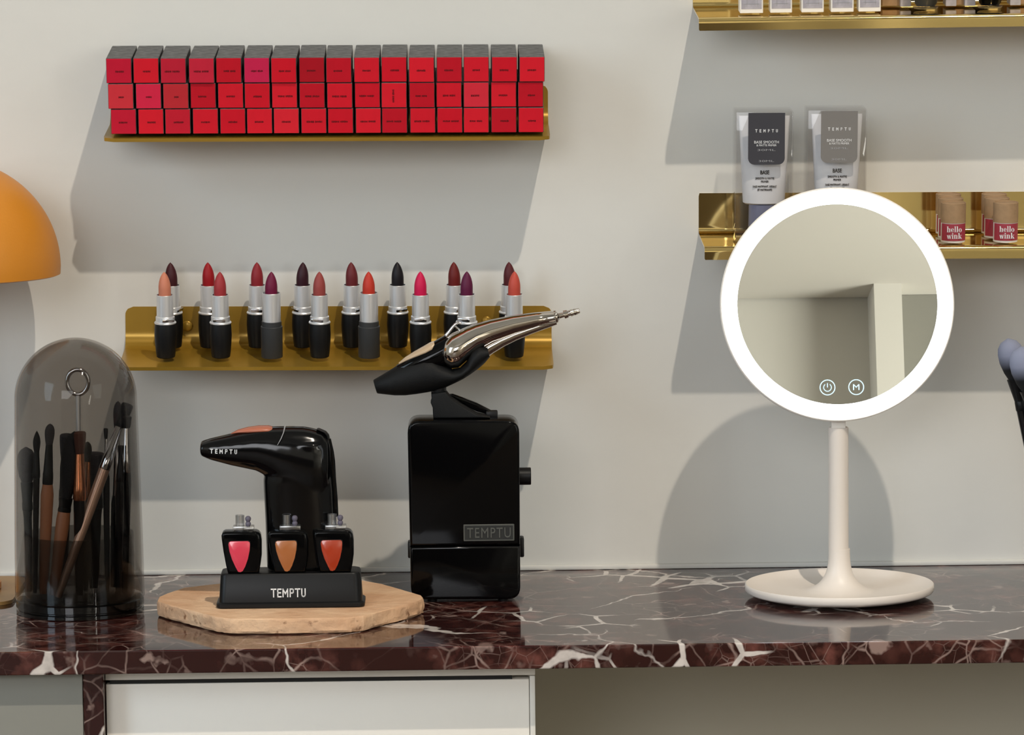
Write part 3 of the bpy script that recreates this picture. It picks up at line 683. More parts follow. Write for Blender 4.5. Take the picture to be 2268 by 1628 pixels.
# the pods
def z6(x, y): return (420 + x / 3.257, 920 + y / 3.257)
def pod(ox, oy, rgb, nm, lab, zw):
    Yp = YK + 0.0050; f0 = z6(377 + ox, 1168 + oy); p = U(*f0, Yp); p.z = ZT + hK + 0.0002
    r = thing('colour_pod', lab, 'pod', (p.x, Yp + 0.006, p.z), (0, 0, 0), 'foundation pods in the dock'); k = 1 / (3.257 * F / (D + Yp))
    def loc(x, y): return ((x - 377) * k, (1168 - y) * k)
    o = [loc(*q) for q in ((275, 1168), (262, 1110), (245, 1010), (234, 920), (232, 890), (240, 870), (258, 862), (480, 862), (500, 870), (516, 890), (523, 930), (522, 1040), (512, 1110), (500, 1168))]
    dp = 0.012
    obj('pod_shell', slab(B(), o, -0.006 , dp, 0.0022, 4), M['black_gloss'], r)
    wv = [(283, 955), (287, 937), (300, 930), (425, 930), (438, 937), (441, 955), (437, 1000), (424, 1060), (404, 1115), (385, 1150), (367, 1165), (350, 1155), (332, 1120), (308, 1065), (290, 1005)]
    wv = [loc(x, min(y, 1158)) for x, y in wv]
    key = 'pod_' + nm
    M[key] = pmat(key, srgb(*rgb), 0.2, coat=0.5)
    obj('window_rim', slab(B(), [((x - loc(362, 0)[0]) * 1.06 + loc(362, 0)[0], (z - loc(0, 1040)[1]) * 1.03 + loc(0, 1040)[1]) for x, z in wv], -0.0066, -0.0045, 0.0003, 1), M['black_satin'], r)
    obj('colour_window', slab(B(), wv, -0.0071, -0.0050, 0.0004, 2), M[key], r)
    ct = loc(390, 862)[1]
    cx0, cz0 = loc(366, 862); cz1 = loc(0, 748)[1]
    c_ = obj('clear_cap', lathe(B(), [(0, cz0), (0.0032, cz0), (0.0034, cz0 + 0.004), (0.0037, cz0 + 0.0042), (0.0037, cz1), (0.0028, cz1), (0.0026, cz0 + 0.006), (0, cz0 + 0.006)], 24), M['clear_cap'], r, (cx0, 0.002, 0))
    obj('clear_collar', box(B(), (loc(392, 0)[0], 0.002, cz0 + 0.0021), (0.0172, 0.010, 0.0042), 0.0008), M['clear_cap'], r)
    sx, sz_ = loc(426, 775)
    s_ = lathe(B(), [(0, -0.0070), (0.0014, -0.0070), (0.0015, -0.0058), (0.0021, -0.0050), (0.0023, -0.0040), (0.0021, -0.0031), (0.0014, -0.0025), (0.0020, -0.0016), (0.0025, 0), (0.0021, 0.0014), (0.0011, 0.0022), (0, 0.0024)], 20)
    obj('stopper', s_, M['stopper'], r, (sx, 0.001, sz_))
pod(0, 0, (214, 62, 84), 'pink', 'black pod with a pink colour window, left in the dock', 0)
pod(337, -8, (166, 100, 56), 'tan', 'black pod with a tan brown colour window, middle of the dock', 0)
pod(665, -13, (166, 54, 26), 'rust', 'black pod with a rust orange colour window, right in the dock', 0)

# the hand-held sprayer standing behind the pods
YG = YK + 0.030
GP = U(*z6(800, 1150), YG); GP.z = ZT + hK + 0.0002
gun = thing('makeup_sprayer', 'glossy black handheld make-up sprayer standing in the dock', 'sprayer', (GP.x, YG, GP.z))
def gl_(x, y): p = U(*z6(x, y), YG); return Vector((p.x - GP.x, 0, p.z - GP.z))
bar = [(78, 190, 285, .009), (84, 186, 291, .010), (150, 165, 320, .0115), (300, 130, 360, .0135), (420, 104, 385, .015), (480, 92, 398, .0155), (560, 82, 440, .0165), (640, 78, 500, .0175), (740, 77, 560, .018), (830, 80, 620, .018), (900, 94, 640, .018), (960, 115, 620, .017), (1000, 150, 560, .014), (1018, 220, 420, .008)]
rings = []
for x, t_, b_, th in bar:
    a, b = gl_(x, t_), gl_(x, b_); rings.append(sring((a + b) / 2, (a - b) / 2, Vector((0, th, 0)), 2.3, 36))
bm = loft(B(), rings)
hd = [(190, 720, 1000), (250, 660, 1018), (330, 590, 1028), (400, 548, 1034), (460, 532, 1040), (540, 535, 1046), (640, 540, 1051), (750, 546, 1057), (900, 551, 1061), (1000, 555, 1063), (1100, 558, 1064), (1168, 562, 1062)]
rings = []
for y, l_, r_ in hd:
    a, b = gl_(l_, y), gl_(r_, y)
    if y == 1168: a.z = b.z = 0
    rings.append(sring((a + b) / 2, (b - a) / 2, Vector((0, .017, 0)), 2.6, 36))
loft(bm, rings)
me = ev_mesh(bm, [('REMESH', dict(mode='VOXEL', voxel_size=0.0011)), ('SMOOTH', dict(factor=0.5, iterations=14))], 'sprayer_shell')
gs = me_obj('sprayer_shell', me, M['black_gloss2'], gun)
rings = []
for x, t_, b_, th in ((300, 128, 134, .003), (350, 102, 128, .006), (420, 84, 130, .0085), (500, 73, 130, .0095), (570, 73, 128, .0095), (608, 84, 116, .007), (618, 94, 106, .002)):
    a, b = gl_(x, t_), gl_(x, b_); rings.append(sring((a + b) / 2, (a - b) / 2, Vector((0, th, 0)), 2, 24))
obj('peach_window', loft(B(), rings), M['peach'], gun, smooth=60)
# seam between pod and grip
obj('seam_clip', tube(B(), [gl_(690, 72) + Vector((0, -.004, 0)), gl_(682, 110) + Vector((0, -.0135, 0)), gl_(665, 150) + Vector((0, -.0172, 0)), gl_(640, 195) + Vector((0, -.0184, 0))], [0.0006, 0.0004, 0.0004, 0.0002], 6), M['text_grey'], gun)
# power button ledge on the back of the grip
rings = [sring(gl_(x, y), gl_(x + 12, y) - gl_(x, y), Vector((0, .007, 0)), 2.2, 16) for x, y in ((930, 98), (975, 118), (994, 140), (1000, 165))]
obj('rear_cap', loft(B(), rings), M['black_satin'], gun, smooth=50)
obj('rear_strip', tube(B(), [gl_(1003, 170), gl_(1024, 260), gl_(1034, 330), gl_(1040, 450), gl_(1052, 600), gl_(1058, 730)], 0.0018, 10), M['black_gloss2'], gun)
pt = gl_(252, 245)
tm = me_obj('lettering', block_word('TEMPTU', 60 / kd, 10.5 / kd, .19, .62), M['text_white'], gun, (pt.x, -0.0139, pt.z)); tm.rotation_euler = (0, 0.03, -0.075)

# ------------------------------------------------------------------ compressor
def z7(x, y): return (880 + x / 3.19, 850 + y / 3.19)
PF = G(*z7(480, 1545)); YP = PF.y; kp = F / (D + YP)
DP = 0.046
PO = Vector((PF.x, YP + DP / 2, TOPZ))
pump = thing('air_compressor', 'black box-shaped air compressor with embossed TEMPTU badge', 'compressor', PO, (0, 0, 0))
def pl(x, y, Y=None):
    p = U(*z7(x, y), YP if Y is None else Y); return (p.x - PO.x, p.z - PO.z)
def quad7(pts, r):
    """rounded four-sided outline"""
    P = [Vector((p[0], p[1])) for p in pts]; out = []
    for i, p in enumerate(P):
        a = (P[i - 1] - p).normalized(); b = (P[(i + 1) % 4] - p).normalized()
        for k in range(7):
            t_ = k / 6; q = (p + a * r) * (1 - t_) ** 2 + p * 2 * t_ * (1 - t_) + (p + b * r) * t_ ** 2; out.append((q.x, q.y))
    return out
o = quad7([pl(70, 262), pl(862, 262), pl(868, 1150), pl(80, 1150)][::-1], 0.0001)
full = quad7([pl(97, 1526), pl(870, 1524), pl(862, 262), pl(70, 264)], 0.0105)
upper = [p for p in full]
zs7 = pl(0, 1152)[1]
def cut(pts, keep_above):
    out = []
    for i, p in enumerate(pts):
        q = pts[(i + 1) % len(pts)]
        ok = (p[1] >= zs7) == keep_above; ok2 = (q[1] >= zs7) == keep_above
        if ok: out.append(p)
        if ok != ok2:
            t_ = (zs7 - p[1]) / (q[1] - p[1]); out.append((p[0] + (q[0] - p[0]) * t_, zs7 + (0.00025 if keep_above else -0.00025)))
    return out
obj('upper_housing', slab(B(), cut(full, True), -DP / 2, DP / 2, 0.0022, 4), M['black_gloss'], pump)
obj('lower_housing', slab(B(), cut(full, False), -DP / 2, DP / 2, 0.0022, 4), M['black_gloss'], pump)
bx0, bz0 = pl(468, 1112); bx1, bz1 = pl(826, 990)
bd_ = obj('name_badge', slab(B(), rrect(bx0, bx1, bz0, bz1, 0.0006, 2), -DP / 2 - 0.0007, -DP / 2 + 0.001, 0.0002, 1), M['badge_rim'], pump)
obj('badge_field', slab(B(), rrect(bx0 + 0.0011, bx1 - 0.0011, bz0 + 0.0011, bz1 - 0.0011, 0.0004, 2), -DP / 2 - 0.0009, -DP / 2 - 0.0002), M['badge'], bd_)
me_obj('badge_lettering', text_mesh('TEMPTU', (bx1 - bx0) * 0.86, (bz1 - bz0) * 0.60, 0.0003, 1.15), M['badge_rim'], bd_, ((bx0 + bx1) / 2, -DP / 2 - 0.0014, (bz0 + bz1) / 2))
kx, kz = pl(862, 680)
kn = B(); lathe(kn, [(0, 0), (0.0074, 0), (0.0074, 0.0095), (0.0070, 0.0100), (0, 0.0100)], 24, mat=Matrix.Rotation(PI / 2, 3, 'Y'))
obj('control_knob', kn, M['black_satin'], pump, (kx + 0.0002, 0, kz))
for (a, b, c_, d_) in ((868, 1110, 895, 1248), (76, 1140, 97, 1255)):
    xa, za = pl(a, b); xb, zb_ = pl(c_, d_); obj('side_latch', box(B(), ((xa + xb) / 2, 0, (za + zb_) / 2), (abs(xb - xa) + 0.001, 0.014, abs(za - zb_)), 0.0012), M['black_satin'], pump)
zfb = pl(0, 1524)[1]
for x in (245, 750):
    for sy in (-1, 1):
        obj('foot', lathe(B(), [(0, 0.0001), (0.0038, 0.0001), (0.0042, zfb + 0.001), (0, zfb + 0.001)], 20), M['black_matte'], pump, (pl(x, 1524)[0], sy * 0.015, 0))
# airbrush holder screwed to the compressor's top
YH = YP + DP / 2; ZH = PO.z + pl(0, 262)[1]
zoff = 0.0
hold = thing('airbrush_holder', 'black plastic airbrush cradle on a wedge bracket atop the compressor', 'holder', (PO.x, YH, ZH + 0.0001))
def hl_(x, y, Y=None):
    p = U(*z7(x, y), YH if Y is None else Y); return (p.x - PO.x, p.z - ZH)
wp = [hl_(*p) for p in ((240, 62), (342, 48), (378, 95), (460, 150), (560, 208))] + [(hl_(655, 262)[0], 0.0), (hl_(255, 270)[0], 0.0)] + [hl_(*p) for p in ((252, 200), (250, 160), (236, 126), (243, 110))]
obj('wedge_bracket', slab(B(), wp, -0.011, 0.011, 0.0015, 3), M['black_matte'], hold)
ap = [hl_(*p, YH + 0.014) for p in ((355, 74), (392, 72), (480, 105), (560, 135), (668, 190), (680, 208), (640, 216), (560, 195), (470, 150), (385, 100))]
obj('clamp_arm', slab(B(), ap, 0.0115, 0.017, 0.0008, 2), M['black_gloss'], hold)
obj('arm_boss', box(B(), (hl_(668, 200)[0], 0.010, hl_(0, 230)[1] * 0.5), (0.010, 0.012, max(0.006, hl_(0, 195)[1])), 0.001), M['black_satin'], hold)
def z4(x, y, Y): return U(740 + x / 4.05, 550 + y / 4.05, Y)
def hz(x, y): p = z4(x, y, YH); return Vector((p.x - PO.x, 0, p.z - ZH))
def lofty(stations, ex=2.1, n=28):
    rings = []
    for (tx, ty), (bx_, by_), th in stations:
        a, b = hz(tx, ty), hz(bx_, by_); rings.append(sring((a + b) / 2, (a - b) / 2, Vector((0, th, 0)), ex, n))
    return loft(B(), rings)
obj('neck', tube(B(), [hz(940, 1245), hz(945, 1320)], [0.0062, 0.0058], 20), M['black_satin'], hold)
crad = lofty([((352, 1185), (386, 1300), .0065), ((358, 1178), (400, 1304), .0078), ((470, 1112), (545, 1320), .0105), ((560, 1055), (640, 1320), .012), ((680, 1000), (740, 1308), .0135), ((800, 958), (840, 1292), .0148),
              ((870, 965), (920, 1275), .0152), ((950, 1025), (1000, 1248), .0152), ((1060, 1085), (1090, 1205), .0152), ((1130, 1072), (1160, 1170), .0152), ((1190, 1015), (1225, 1128), .015), ((1225, 900), (1300, 1075), .0145), ((1290, 862), (1350, 1030), .0138), ((1375, 885), (1396, 975), .012)])
obj('cradle', crad, M['black_matte'], hold, smooth=50)
air = thing('airbrush', 'chrome airbrush with black beige-windowed pod resting in the cradle', 'airbrush', (PO.x, YH, ZH + 0.0001))
obj('airbrush_body', lofty([((985, 832), (950, 1012), .0100), ((1005, 800), (985, 1045), .0140), ((1060, 762), (1045, 1078), .0175), ((1120, 735), (1115, 1070), .0180), ((1190, 705), (1185, 1010), .0162), ((1270, 678), (1280, 925), .0130), ((1400, 642), (1420, 845), .0112),
            ((1600, 602), (1625, 765), .0095), ((1800, 577), (1820, 705), .0085), ((1965, 562), (1988, 672), .0078), ((1972, 566), (1993, 668), .0070)], 2.0, 40), M['chrome'], air, smooth=60)
def chain(pts): return [hz(x, y) for x, y, r_ in pts], [r_ / 4.05 / kp for x, y, r_ in pts]
p_, r_ = chain([(1330, 940, 60), (1400, 890, 60), (1500, 835, 54), (1620, 782, 48), (1750, 735, 42), (1880, 690, 38), (1990, 655, 34)]); obj('lower_channel', tube(B(), p_, r_, 24), M['chrome'], air, smooth=60)
p_, r_ = chain([(1975, 618, 58), (1985, 616, 60), (2000, 613, 56), (2006, 612, 40), (2020, 608, 26), (2060, 598, 22), (2064, 597, 40), (2095, 588, 36), (2098, 587, 26), (2120, 582, 26), (2124, 581, 34), (2150, 574, 28), (2155, 573, 32), (2195, 562, 24), (2202, 560, 22)])
obj('hose_connector', tube(B(), p_, r_, 20), M['chrome'], air, smooth=30)
p_, r_ = chain([(990, 795, 14), (1030, 752, 14), (1062, 710, 13), (1085, 684, 13), (1112, 668, 14), (1140, 672, 10)]); tg = obj('trigger', tube(B(), p_, r_, 12), M['silver_bright'], air, smooth=60)
p_, r_ = chain([(1085, 700, 9), (1110, 720, 9), (1140, 742, 8)]); obj('trigger_brace', tube(B(), p_, r_, 8), M['silver_bright'], tg, smooth=60)
ps = obj('pod_shell', lofty([((560, 1045), (600, 1120), .006), ((600, 1026), (660, 1120), .0085), ((700, 952), (760, 1120), .0105), ((800, 893), (860, 1110), .0118), ((890, 838), (950, 1090), .0120), ((1000, 775), (1020, 1060), .0110)]), M['black_gloss'], air, smooth=60)
obj('beige_window', lofty([((578, 1028), (590, 1040), .003), ((640, 975), (665, 1012), .0065), ((720, 925), (745, 985), .0088), ((800, 880), (830, 960), .0100), ((860, 845), (890, 930), .0100), ((896, 832), (905, 880), .0075)], 2.0), M['beige'], air, smooth=60)

# ------------------------------------------------------------------ lighted vanity mirror
MB_ = G(1859, 1322); ym = MB_.y; km = F / (D + ym)
mir = thing('vanity_mirror', 'round lighted vanity mirror on a white dish stand', 'mirror', MB_)
rd = 211.5 / km
prof = [(0, 0.0004), (rd * 0.55, 0.0004), (rd * 0.90, 0.0030), (rd * 0.985, 0.0052), (rd, 0.0066), (rd, 0.0112), (rd - 0.0008, 0.0120), (rd - 0.0020, 0.0114), (rd * 0.93, 0.0086), (rd * 0.8, 0.0064), (rd * 0.6, 0.0052), (rd * 0.42, 0.0052)]
rp = 22.5 / km; zp0 = U(1859, 1215, ym).z - TOPZ
for i in range(1, 13):
    t_ = i / 12; prof.append((rp + 0.0005 + (rd * 0.42 - rp) * (1 - t_) ** 2.6, 0.0052 + (zp0 - 0.0052) * t_ ** 1.6))
prof += [(0, zp0)]
obj('dish_base', lathe(B(), prof, 120), M['mirror_pole'], mir, smooth=50)
zp1 = U(1857, 946, ym).z - TOPZ
obj('pole', lathe(B(), [(0, zp0), (rp, zp0), (rp, zp1 - 0.0006), (rp - 0.0006, zp1), (0, zp1)], 48), M['mirror_pole'], mir, (-0.0006, 0, 0))
xn = U(1856, 940, ym).x - MB_.x
obj('neck', box(B(), (xn, 0, zp1 + 0.0030), (32 / km, 0.010, 0.0085), 0.001), M['mirror_white'], mir)
LEAN = math.radians(9.0); YAW = 0.0
HC = U(1856, 677, ym - 0.004); hr = 261.5 / km
HM = Matrix.Rotation(YAW, 4, 'Z') @ Matrix.Rotation(-LEAN, 4, 'X')   # head leans back
HT = Matrix.Translation(HC - MB_ + Vector((0, 0.010, 0))) @ HM
RX = Matrix.Rotation(PI / 2, 3, 'X')                                 # lathe axis to -y
def head(name, prof, mat, par=None, n=128, **k):
    o = obj(name, lathe(B(), prof, n, closed=k.get('closed', False), mat=RX), mat, mir if par is None else par, smooth=40)
    if par is None: o.matrix_local = HT
    return o
rim = head('head_shell', [(0, -0.010), (hr * 0.9, -0.010), (hr * 0.985, -0.007), (hr, -0.003), (hr, 0.0034), (hr - 0.0008, 0.0042), (hr - 0.0016, 0.0040), (hr - 0.0018, 0.0030), (0, 0.0030)], M['mirror_white'])
rg = 223.5 / km
ringo = head('ring_light', [(rg - 0.0012, 0.0031), (hr - 0.0022, 0.0031), (hr - 0.0022, 0.0044), (rg - 0.0012, 0.0044)], M['ring_light'], closed=True)
glass = head('mirror_glass', [(0, 0.0031), (rg, 0.0031), (rg, 0.0048), (0, 0.0048)], M['mirror_glass'], n=160)
kk = 1 / km
def icon_ring(): return lathe(B(), [(15.6 * kk, 0), (17.6 * kk, 0), (17.6 * kk, 0.0003), (15.6 * kk, 0.0003)], 40, closed=True, mat=RX)
def on_glass(px, py): return ((px - 1856) * kk, -0.0049, (677 - py) * kk / math.cos(LEAN - 0.08))
pb = obj('power_symbol', icon_ring(), M['icon_light'], glass, on_glass(1831, 862))
pts = [(8.6 * kk * math.sin(a), -0.0002, 8.6 * kk * math.cos(a)) for a in [math.radians(38 + (322 - 38) * i / 24) for i in range(25)]]
b2 = B(); tube(b2, pts, 0.9 * kk, 8); tube(b2, [(0, -0.0002, 0), (0, -0.0002, 9.5 * kk)], 0.9 * kk, 8)
g2 = obj('power_icon', b2, M['icon_light'], pb)
mb2 = obj('mode_symbol', icon_ring(), M['icon_light'], glass, on_glass(1895, 862))
me_obj('mode_letter', text_mesh('M', 14 * kk, 13 * kk, 0.0002), M['icon_light'], mb2, (0, -0.0002, 0))

# ------------------------------------------------------------------ items on the middle right shelf
def acrylic_box(px, wpx, top, lab, gloss):
    s = 0.050; m = on_mr(px, s); r = thing('acrylic_box', lab, 'box', group='clear boxes with primer tubes'); place(r, m)
    k = 1 / (F / (D - s)); w2 = wpx * k / 2; hh = (m.to_translation().z and (U(px, top, -s).z - m.to_translation().z)) ; dpt = 0.034
    bm = B(); box(bm, (0, 0, hh / 2), (2 * w2, dpt, hh), 0.0012, 2); b3 = B()
    # inner skin turned inwards, so that the walls have thickness
    box(bm, (0, 0, hh / 2), (2 * w2 - 0.002, dpt - 0.002, hh - 0.002), 0.0006, 1)
    obj('clear_walls', bm, M['acrylic'], r)
    cxl = -0.0 * k
    lw_, l0, l1 = 81 * k, hh - 3.5 * k, hh - 118 * k
    lx = (1692.5 - 1688) * k if not gloss else (1852 - 1847.5) * k
    lb = obj('front_label', slab(B(), rrect(lx - lw_ / 2, lx + lw_ / 2, l1, l0, 0.002, 6, rs=(0.0002, 0.0002, 0.0055, 0.0055)), -dpt / 2 - 0.0004, -dpt / 2 - 0.0001), M['label_gloss'] if gloss else M['label_dark'], r)
    yy = -dpt / 2 - 0.0005
    for s_, py, wd, ht, sp in (('TEMPTU', 289, 49, 7, 2.2), ('BASE SMOOTH', 314, 54, 6, 1), ('& MATTE PRIMER', 321, 44, 4.5, 1), ('30ML', 331.5, 40, 4, 1), ('30ML', 356, 34, 4, 1)):
        me_obj('label_lettering', block_word(s_, wd * k, ht * k, .2, .9, 0.00008) if s_ == 'TEMPTU' else text_mesh(s_, wd * k, ht * k, 0.00008, sp), M['text_white'] if py < 322 else M['text_grey'], lb, (lx, yy, hh - (py - 246) * k))
    # the tube inside
    tm = m @ Matrix.Translation((lx * 0.6, 0, 0.0016))
    t = thing('primer_tube', 'white squeeze tube inside the %s clear box' % ('left' if not gloss else 'right'), 'tube', group='primer tubes'); place(t, tm)
    z_t = hh - 11 * k - 0.003; z_b = hh - 211 * k
    rings = []
    for f in range(11):
        u = f / 10; hw_ = (46.5 + (57 - 46.5) * u) * k; th = 0.0125 * (1 - u) ** 0.8 + 0.0006
        rings.append(sring(Vector((0, 0, z_b + (z_t - z_b) * u)), Vector((hw_, 0, 0)), Vector((0, th, 0)), 2.0 + 2 * u, 36))
    obj('tube_body', loft(B(), [sring(Vector((0, 0, z_b - 0.0012)), Vector((42 * k, 0, 0)), Vector((0, 0.011, 0)), 2, 36)] + rings), M['tube_white'], t, smooth=50)
    obj('tube_cap', lathe(B(), [(0, 0), (0.0130, 0), (0.0132, 0.001), (0.0128, z_b - 0.0014), (0, z_b - 0.0014)], 40), M['tube_cap'], t)
    for s_, py, wd, ht in (('BASE', 379, 20, 9), ('SMOOTH & MATTE', 392, 42, 4.6), ('PRIMER', 399, 17, 4.6), ('BASE MATIFIANT, LISSANT', 410, 53, 5), ('ET MATIFIANTE', 417, 32, 4.6)):
        zz = hh - (py - 237) * k; u = (zz - z_b) / (z_t - z_b); th = 0.0125 * (1 - u) ** 0.8 + 0.0006
        me_obj('tube_lettering', text_mesh(s_, wd * k, ht * k, 0.0004, 1, 0.02 if ht > 6 else 0), M['text_dark'], t, (0.000, -th - 0.0002, zz))
acrylic_box(1688, 128, 240, 'clear acrylic box with a dark front label, left on the brass shelf', False)
acrylic_box(1847.5, 132, 236, 'clear acrylic box with a shiny grey label, second on the brass shelf', True)

def strokes(glyphs):   # serif-like letters from thick stems and thin serifs
    return glyphs
def wink_word(word, wd, ht):
    """bold high-contrast serif lowercase built from stems, hairlines and bowls, width wd, x-height ht"""
    bm = B(); x = 0; st = 0.34; 
    def rect(x0, x1, z0, z1): box(bm, ((x0 + x1) / 2, 0, (z0 + z1) / 2), (x1 - x0, 0.06, z1 - z0))
    def bowl(cx_, cz_, rx, rz, a0=0, a1=360):
        n = 22
        for i in range(n):
            a = math.radians(a0 + (a1 - a0) * i / n); b_ = math.radians(a0 + (a1 - a0) * (i + 1) / n)
            def p(t_, o_): tk = 0.06 + 0.28 * abs(math.cos(t_)) if not o_ else 0; return (cx_ + (rx - tk) * math.cos(t_), cz_ + (rz - (0.08 if not o_ else 0)) * math.sin(t_))
            q = [p(a, 1), p(b_, 1), p(b_, 0), p(a, 0)]
            vs = [bm.verts.new((u, -0.03, v)) for u, v in q]; bm.faces.new(vs)
    def stem(x0, z0, z1, serif=True):
        rect(x0, x0 + st, z0, z1)
        if serif: rect(x0 - 0.12, x0 + st + 0.12, z0, z0 + 0.08); rect(x0 - 0.14, x0, z1 - 0.08, z1)
    def diag(xa, za, xb, zb_, t_):
        vs = [bm.verts.new(v) for v in ((xa, -0.03, za), (xa + t_, -0.03, za), (xb + t_, -0.03, zb_), (xb, -0.03, zb_))]; bm.faces.new(vs)
    for ch in word:
        if ch in 'hn':
            stem(x + .12, 0, 1.5 if ch == 'h' else 1.0); rect(x + .45, x + .85, 0.90, 1.0); stem(x + .78, 0, 0.93, False); rect(x + .66, x + 1.22, 0, .08); x += 1.38
        elif ch == 'e':
            bowl(x + .5, .5, .5, .5, 20, 330); rect(x + .2, x + .98, .46, .55); rect(x + .80, x + .98, .5, .72); x += 1.15
        elif ch == 'l': stem(x + .12, 0, 1.5); x += .72
        elif ch == 'o': bowl(x + .5, .5, .52, .5); x += 1.18
        elif ch == 'w':
            diag(x + .05, 1, x + .38, 0, .32); diag(x + .70, 1, x + .45, 0, .10); diag(x + .62, 1, x + .95, 0, .32); diag(x + 1.36, 1, x + 1.05, 0, .10); rect(x, x + .45, .92, 1); rect(x + 1.2, x + 1.55, .92, 1); x += 1.62
        elif ch == 'i': stem(x + .12, 0, 1.0); rect(x + .13, x + .45, 1.15, 1.45); x += .72
        elif ch == 'k':
            stem(x + .12, 0, 1.5); diag(x + .45, .42, x + .85, 1, .10); diag(x + .85, 0, x + .52, .55, .34); rect(x + .72, x + 1.25, 0, .08); rect(x + .7, x + 1.15, .92, 1); x += 1.3
    for v in bm.verts: v.co = Vector(((v.co.x / x - 0.5) * wd, v.co.y / 0.03 * 0.0001, v.co.z * ht))
    return bm
def wink(px, s, lab):
    m = on_mr(px, s, 0); r = thing('kraft_tube', lab, 'tube', group='kraft tubes with wine-red labels'); place(r, m)
    k = 1 / (F / (D - s)); rr = 28 * k; hh = 88 * k
    obj('paper_lid', lathe(B(), [(0, 43.5 * k), (rr, 43.5 * k), (rr, hh - 0.0004), (rr - 0.0005, hh), (rr - 0.0009, hh - 0.0002), (rr - 0.0010, hh - 0.0009), (0, hh - 0.0009)], 48), M['kraft'], r)
    bd2 = obj('tube_body', lathe(B(), [(0, 0), (rr - 0.0004, 0), (rr - 0.0004, 43.3 * k), (0, 43.3 * k)], 48), M['paper'], r)
    # the label wraps the front two thirds
    bm = B(); n = 26; a0, a1 = math.radians(180 + 22), math.radians(360 - 22); vs = []
    for i in range(n + 1):
        a = a0 + (a1 - a0) * i / n; vs.append([bm.verts.new((q * math.cos(a), q * math.sin(a), z)) for q, z in ((rr - 0.0002, 4.5 * k), (rr - 0.0002, 42 * k), (rr + 0.0001, 42 * k), (rr + 0.0001, 4.5 * k))])
    for a, b in zip(vs, vs[1:]):
        for i in range(4): bm.faces.new((a[i], a[(i + 1) % 4], b[(i + 1) % 4], b[i]))
    bm.faces.new(vs[0]); bm.faces.new(vs[-1])
    lb = obj('wine_label', bm, M['wink_red'], r)
    if s > 0.05:
        for w_d, z0 in (('hello', 24.5 * k), ('wink', 9.5 * k)):
            o = obj('lettering', wink_word(w_d, 34 * k, 8.6 * k), M['text_white'], lb, (0, -rr - 0.0002, z0), smooth=None)
wink(2110, 0.069, 'kraft paper tube with hello wink label, nearest the mirror, front')
wink(2104, 0.043, 'kraft paper tube hidden behind the tube nearest the mirror')
wink(2099, 0.018, 'kraft paper tube against the brass, last behind the tube nearest the mirror')
wink(2226, 0.069, 'kraft paper tube with hello wink label at the right edge, front')
wink(2206, 0.043, 'kraft paper tube half showing behind the right-edge tube')
wink(2200, 0.018, 'kraft paper tube against the brass, behind the right-edge tubes')

# ------------------------------------------------------------------ items on the top right shelf (only their feet show)
for i, (a, b) in enumerate(((1637, 1688), (1704, 1752), (1773, 1822), (1838, 1888), (1899, 1948))):
    s = 0.060; m = on_tr((a + b) / 2, s); k = 1 / (F / (D - s)); wd = (b - a) * k; hh = 0.085
    r = thing('white_carton', 'white carton with grey print, %s of five on the top right shelf' % ('first', 'second', 'third', 'fourth', 'fifth')[i], 'carton', group='white cartons on the top right shelf'); place(r, m)
    obj('carton_body', box(B(), (0, 0, hh / 2), (wd, wd, hh), 0.0004, 1), M['paper'], r)
    pn = obj('printed_panel', box(B(), (0, -wd / 2 - 0.0001, hh / 2 + 0.001), (wd * 0.88, 0.0002, hh * 0.94)), M['paper_grey'], r)
    bm = B()
    for zz in (0.006, 0.0105, 0.0150, 0.0195): box(bm, (0, 0, zz), (wd * 0.7 * R.uniform(0.8, 1), 0.0002, 0.0003))
    for xx in (-0.2, 0.25): box(bm, (wd * xx, 0, 0.013), (0.0003, 0.0002, 0.018))
    obj('small_print', bm, M['text_grey'], pn, (0, -wd / 2 - 0.0003, 0.002))
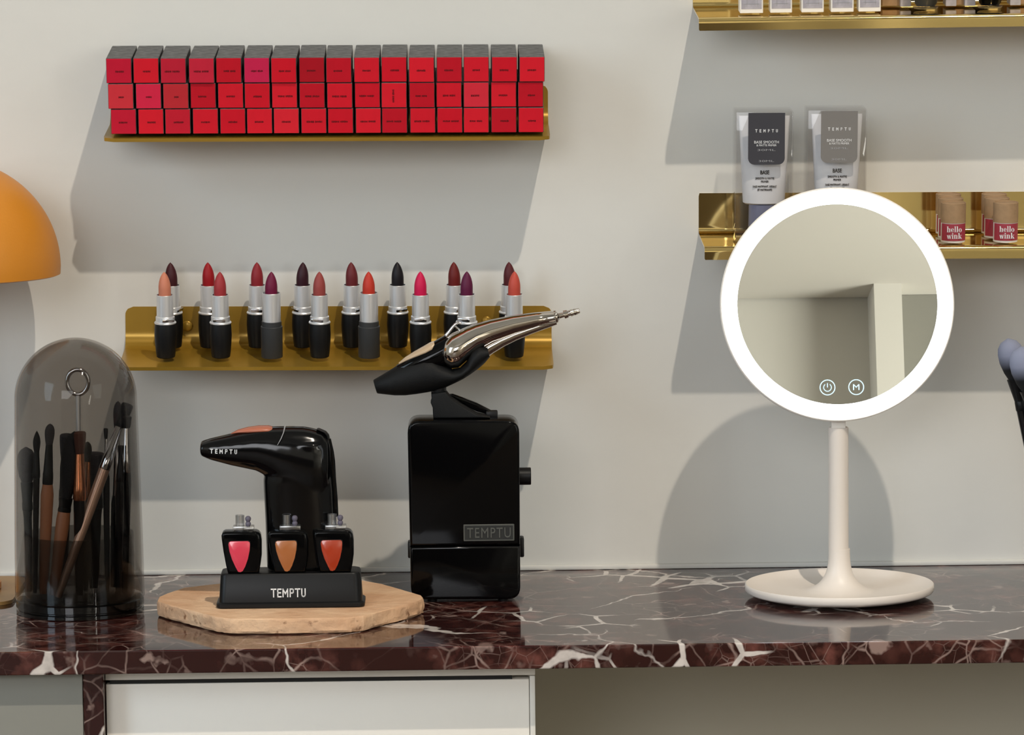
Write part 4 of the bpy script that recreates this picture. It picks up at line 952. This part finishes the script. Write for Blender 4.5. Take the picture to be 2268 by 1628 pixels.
for i, (cxp, col) in enumerate(((2050, 'black_satin'), (2192, 'black_gloss'))):
    s = 0.050; m = on_tr(cxp, s); k = 1 / (F / (D - s))
    r = thing('black_pot', '%s tapered pot standing on a clear foot, top right shelf' % ('left dark grey' if i == 0 else 'right glossy black'), 'pot', group='dark pots on the top right shelf'); place(r, m)
    obj('pot_body', lathe(B(), [(0, 0.0022), (20 * k, 0.0022), (24 * k, 0.004), (38 * k, 0.03), (40 * k, 0.05), (38 * k, 0.052), (0, 0.052)], 40), M['charcoal_satin'] if i == 0 else M['black_gloss'], r)
    obj('clear_foot', lathe(B(), [(0, 0), (26 * k, 0), (28 * k, 0.0012), (18 * k, 0.0021), (0, 0.0021)], 40), M['clear_cap'], r)
    for sg in (-1, 1):
        m2 = on_tr(cxp + sg * 47 + (6 if sg > 0 else 0), 0.028)
        r2 = thing('white_card_box', 'slim white card box %s the %s pot' % ('left of' if sg < 0 else 'right of', 'grey' if i == 0 else 'glossy black'), 'box', group='slim white boxes on the top right shelf'); place(r2, m2)
        obj('card_body', box(B(), (0, 0, 0.035), (24 * k, 0.020, 0.070), 0.0004, 1), M['paper_grey'], r2)
for i, cxp in enumerate((1975, 2122, 2262)):
    m = on_tr(cxp, 0.022); r = thing('kraft_box', 'brown kraft box %s' % ('beside the fifth white carton, top right shelf', 'between the two dark pots, top right shelf', 'at the right edge of the top shelf')[i], 'box', group='kraft boxes on the top right shelf'); place(r, m)
    obj('kraft_body', box(B(), (0, 0, 0.035), (0.018, 0.016, 0.07), 0.0004, 1), M['kraft'], r)

# ------------------------------------------------------------------ brushes in a cup at the right edge
YC = G(2370, 1318).y; CP = Vector((U(2362, 1318, YC).x, YC, TOPZ)); kc = F / (D + YC)
cup = thing('brush_cup', 'black brush cup standing just past the right edge', 'cup', CP)
obj('cup_body', lathe(B(), [(0, 0.0002), (0.026, 0.0002), (0.028, 0.002), (0.030, 0.095), (0.0285, 0.095), (0.0265, 0.004), (0, 0.004)], 48), M['black_satin'], cup)
M['bris_a'] = None
for (hx, hy, fx, yh, yf, hl, hw, lab) in ((2232, 750, 2340, YC + 0.012, YC + 0.008, 92, 68, 'grey-tipped powder brush behind another at the right edge'),
                                         (2262, 768, 2368, YC - 0.012, YC - 0.006, 100, 78, 'bluish grey-tipped powder brush in front at the right edge')):
    p = Vector((U(fx, 1300, yf).x, yf, TOPZ + 0.005)); c = ROT.transposed() @ (p - CAM); ft = (1134 + F * c.x / -c.z, 814 - F * c.y / -c.z)
    r = brush(lab, (hx, hy), ft, yh, yf, 'fluffy', hl, hw, 70, 26, 22, (M['bristle_grey'], M['black_satin'], M['handle_black']), 'powder brushes at the right edge', flat=0.85)
    Lb = (U(hx, hy, yh) - U(ft[0], ft[1], yf)).length
    bz = Lb - hl / kc * 0.56
    mt = split_brown_bristle('two_tone_bristle', srgb(132, 136, 156), srgb(16, 16, 18), bz, 0.006)
    for ch in r.children:
        if ch.name.startswith('bristles'): ch.data.materials[0] = mt
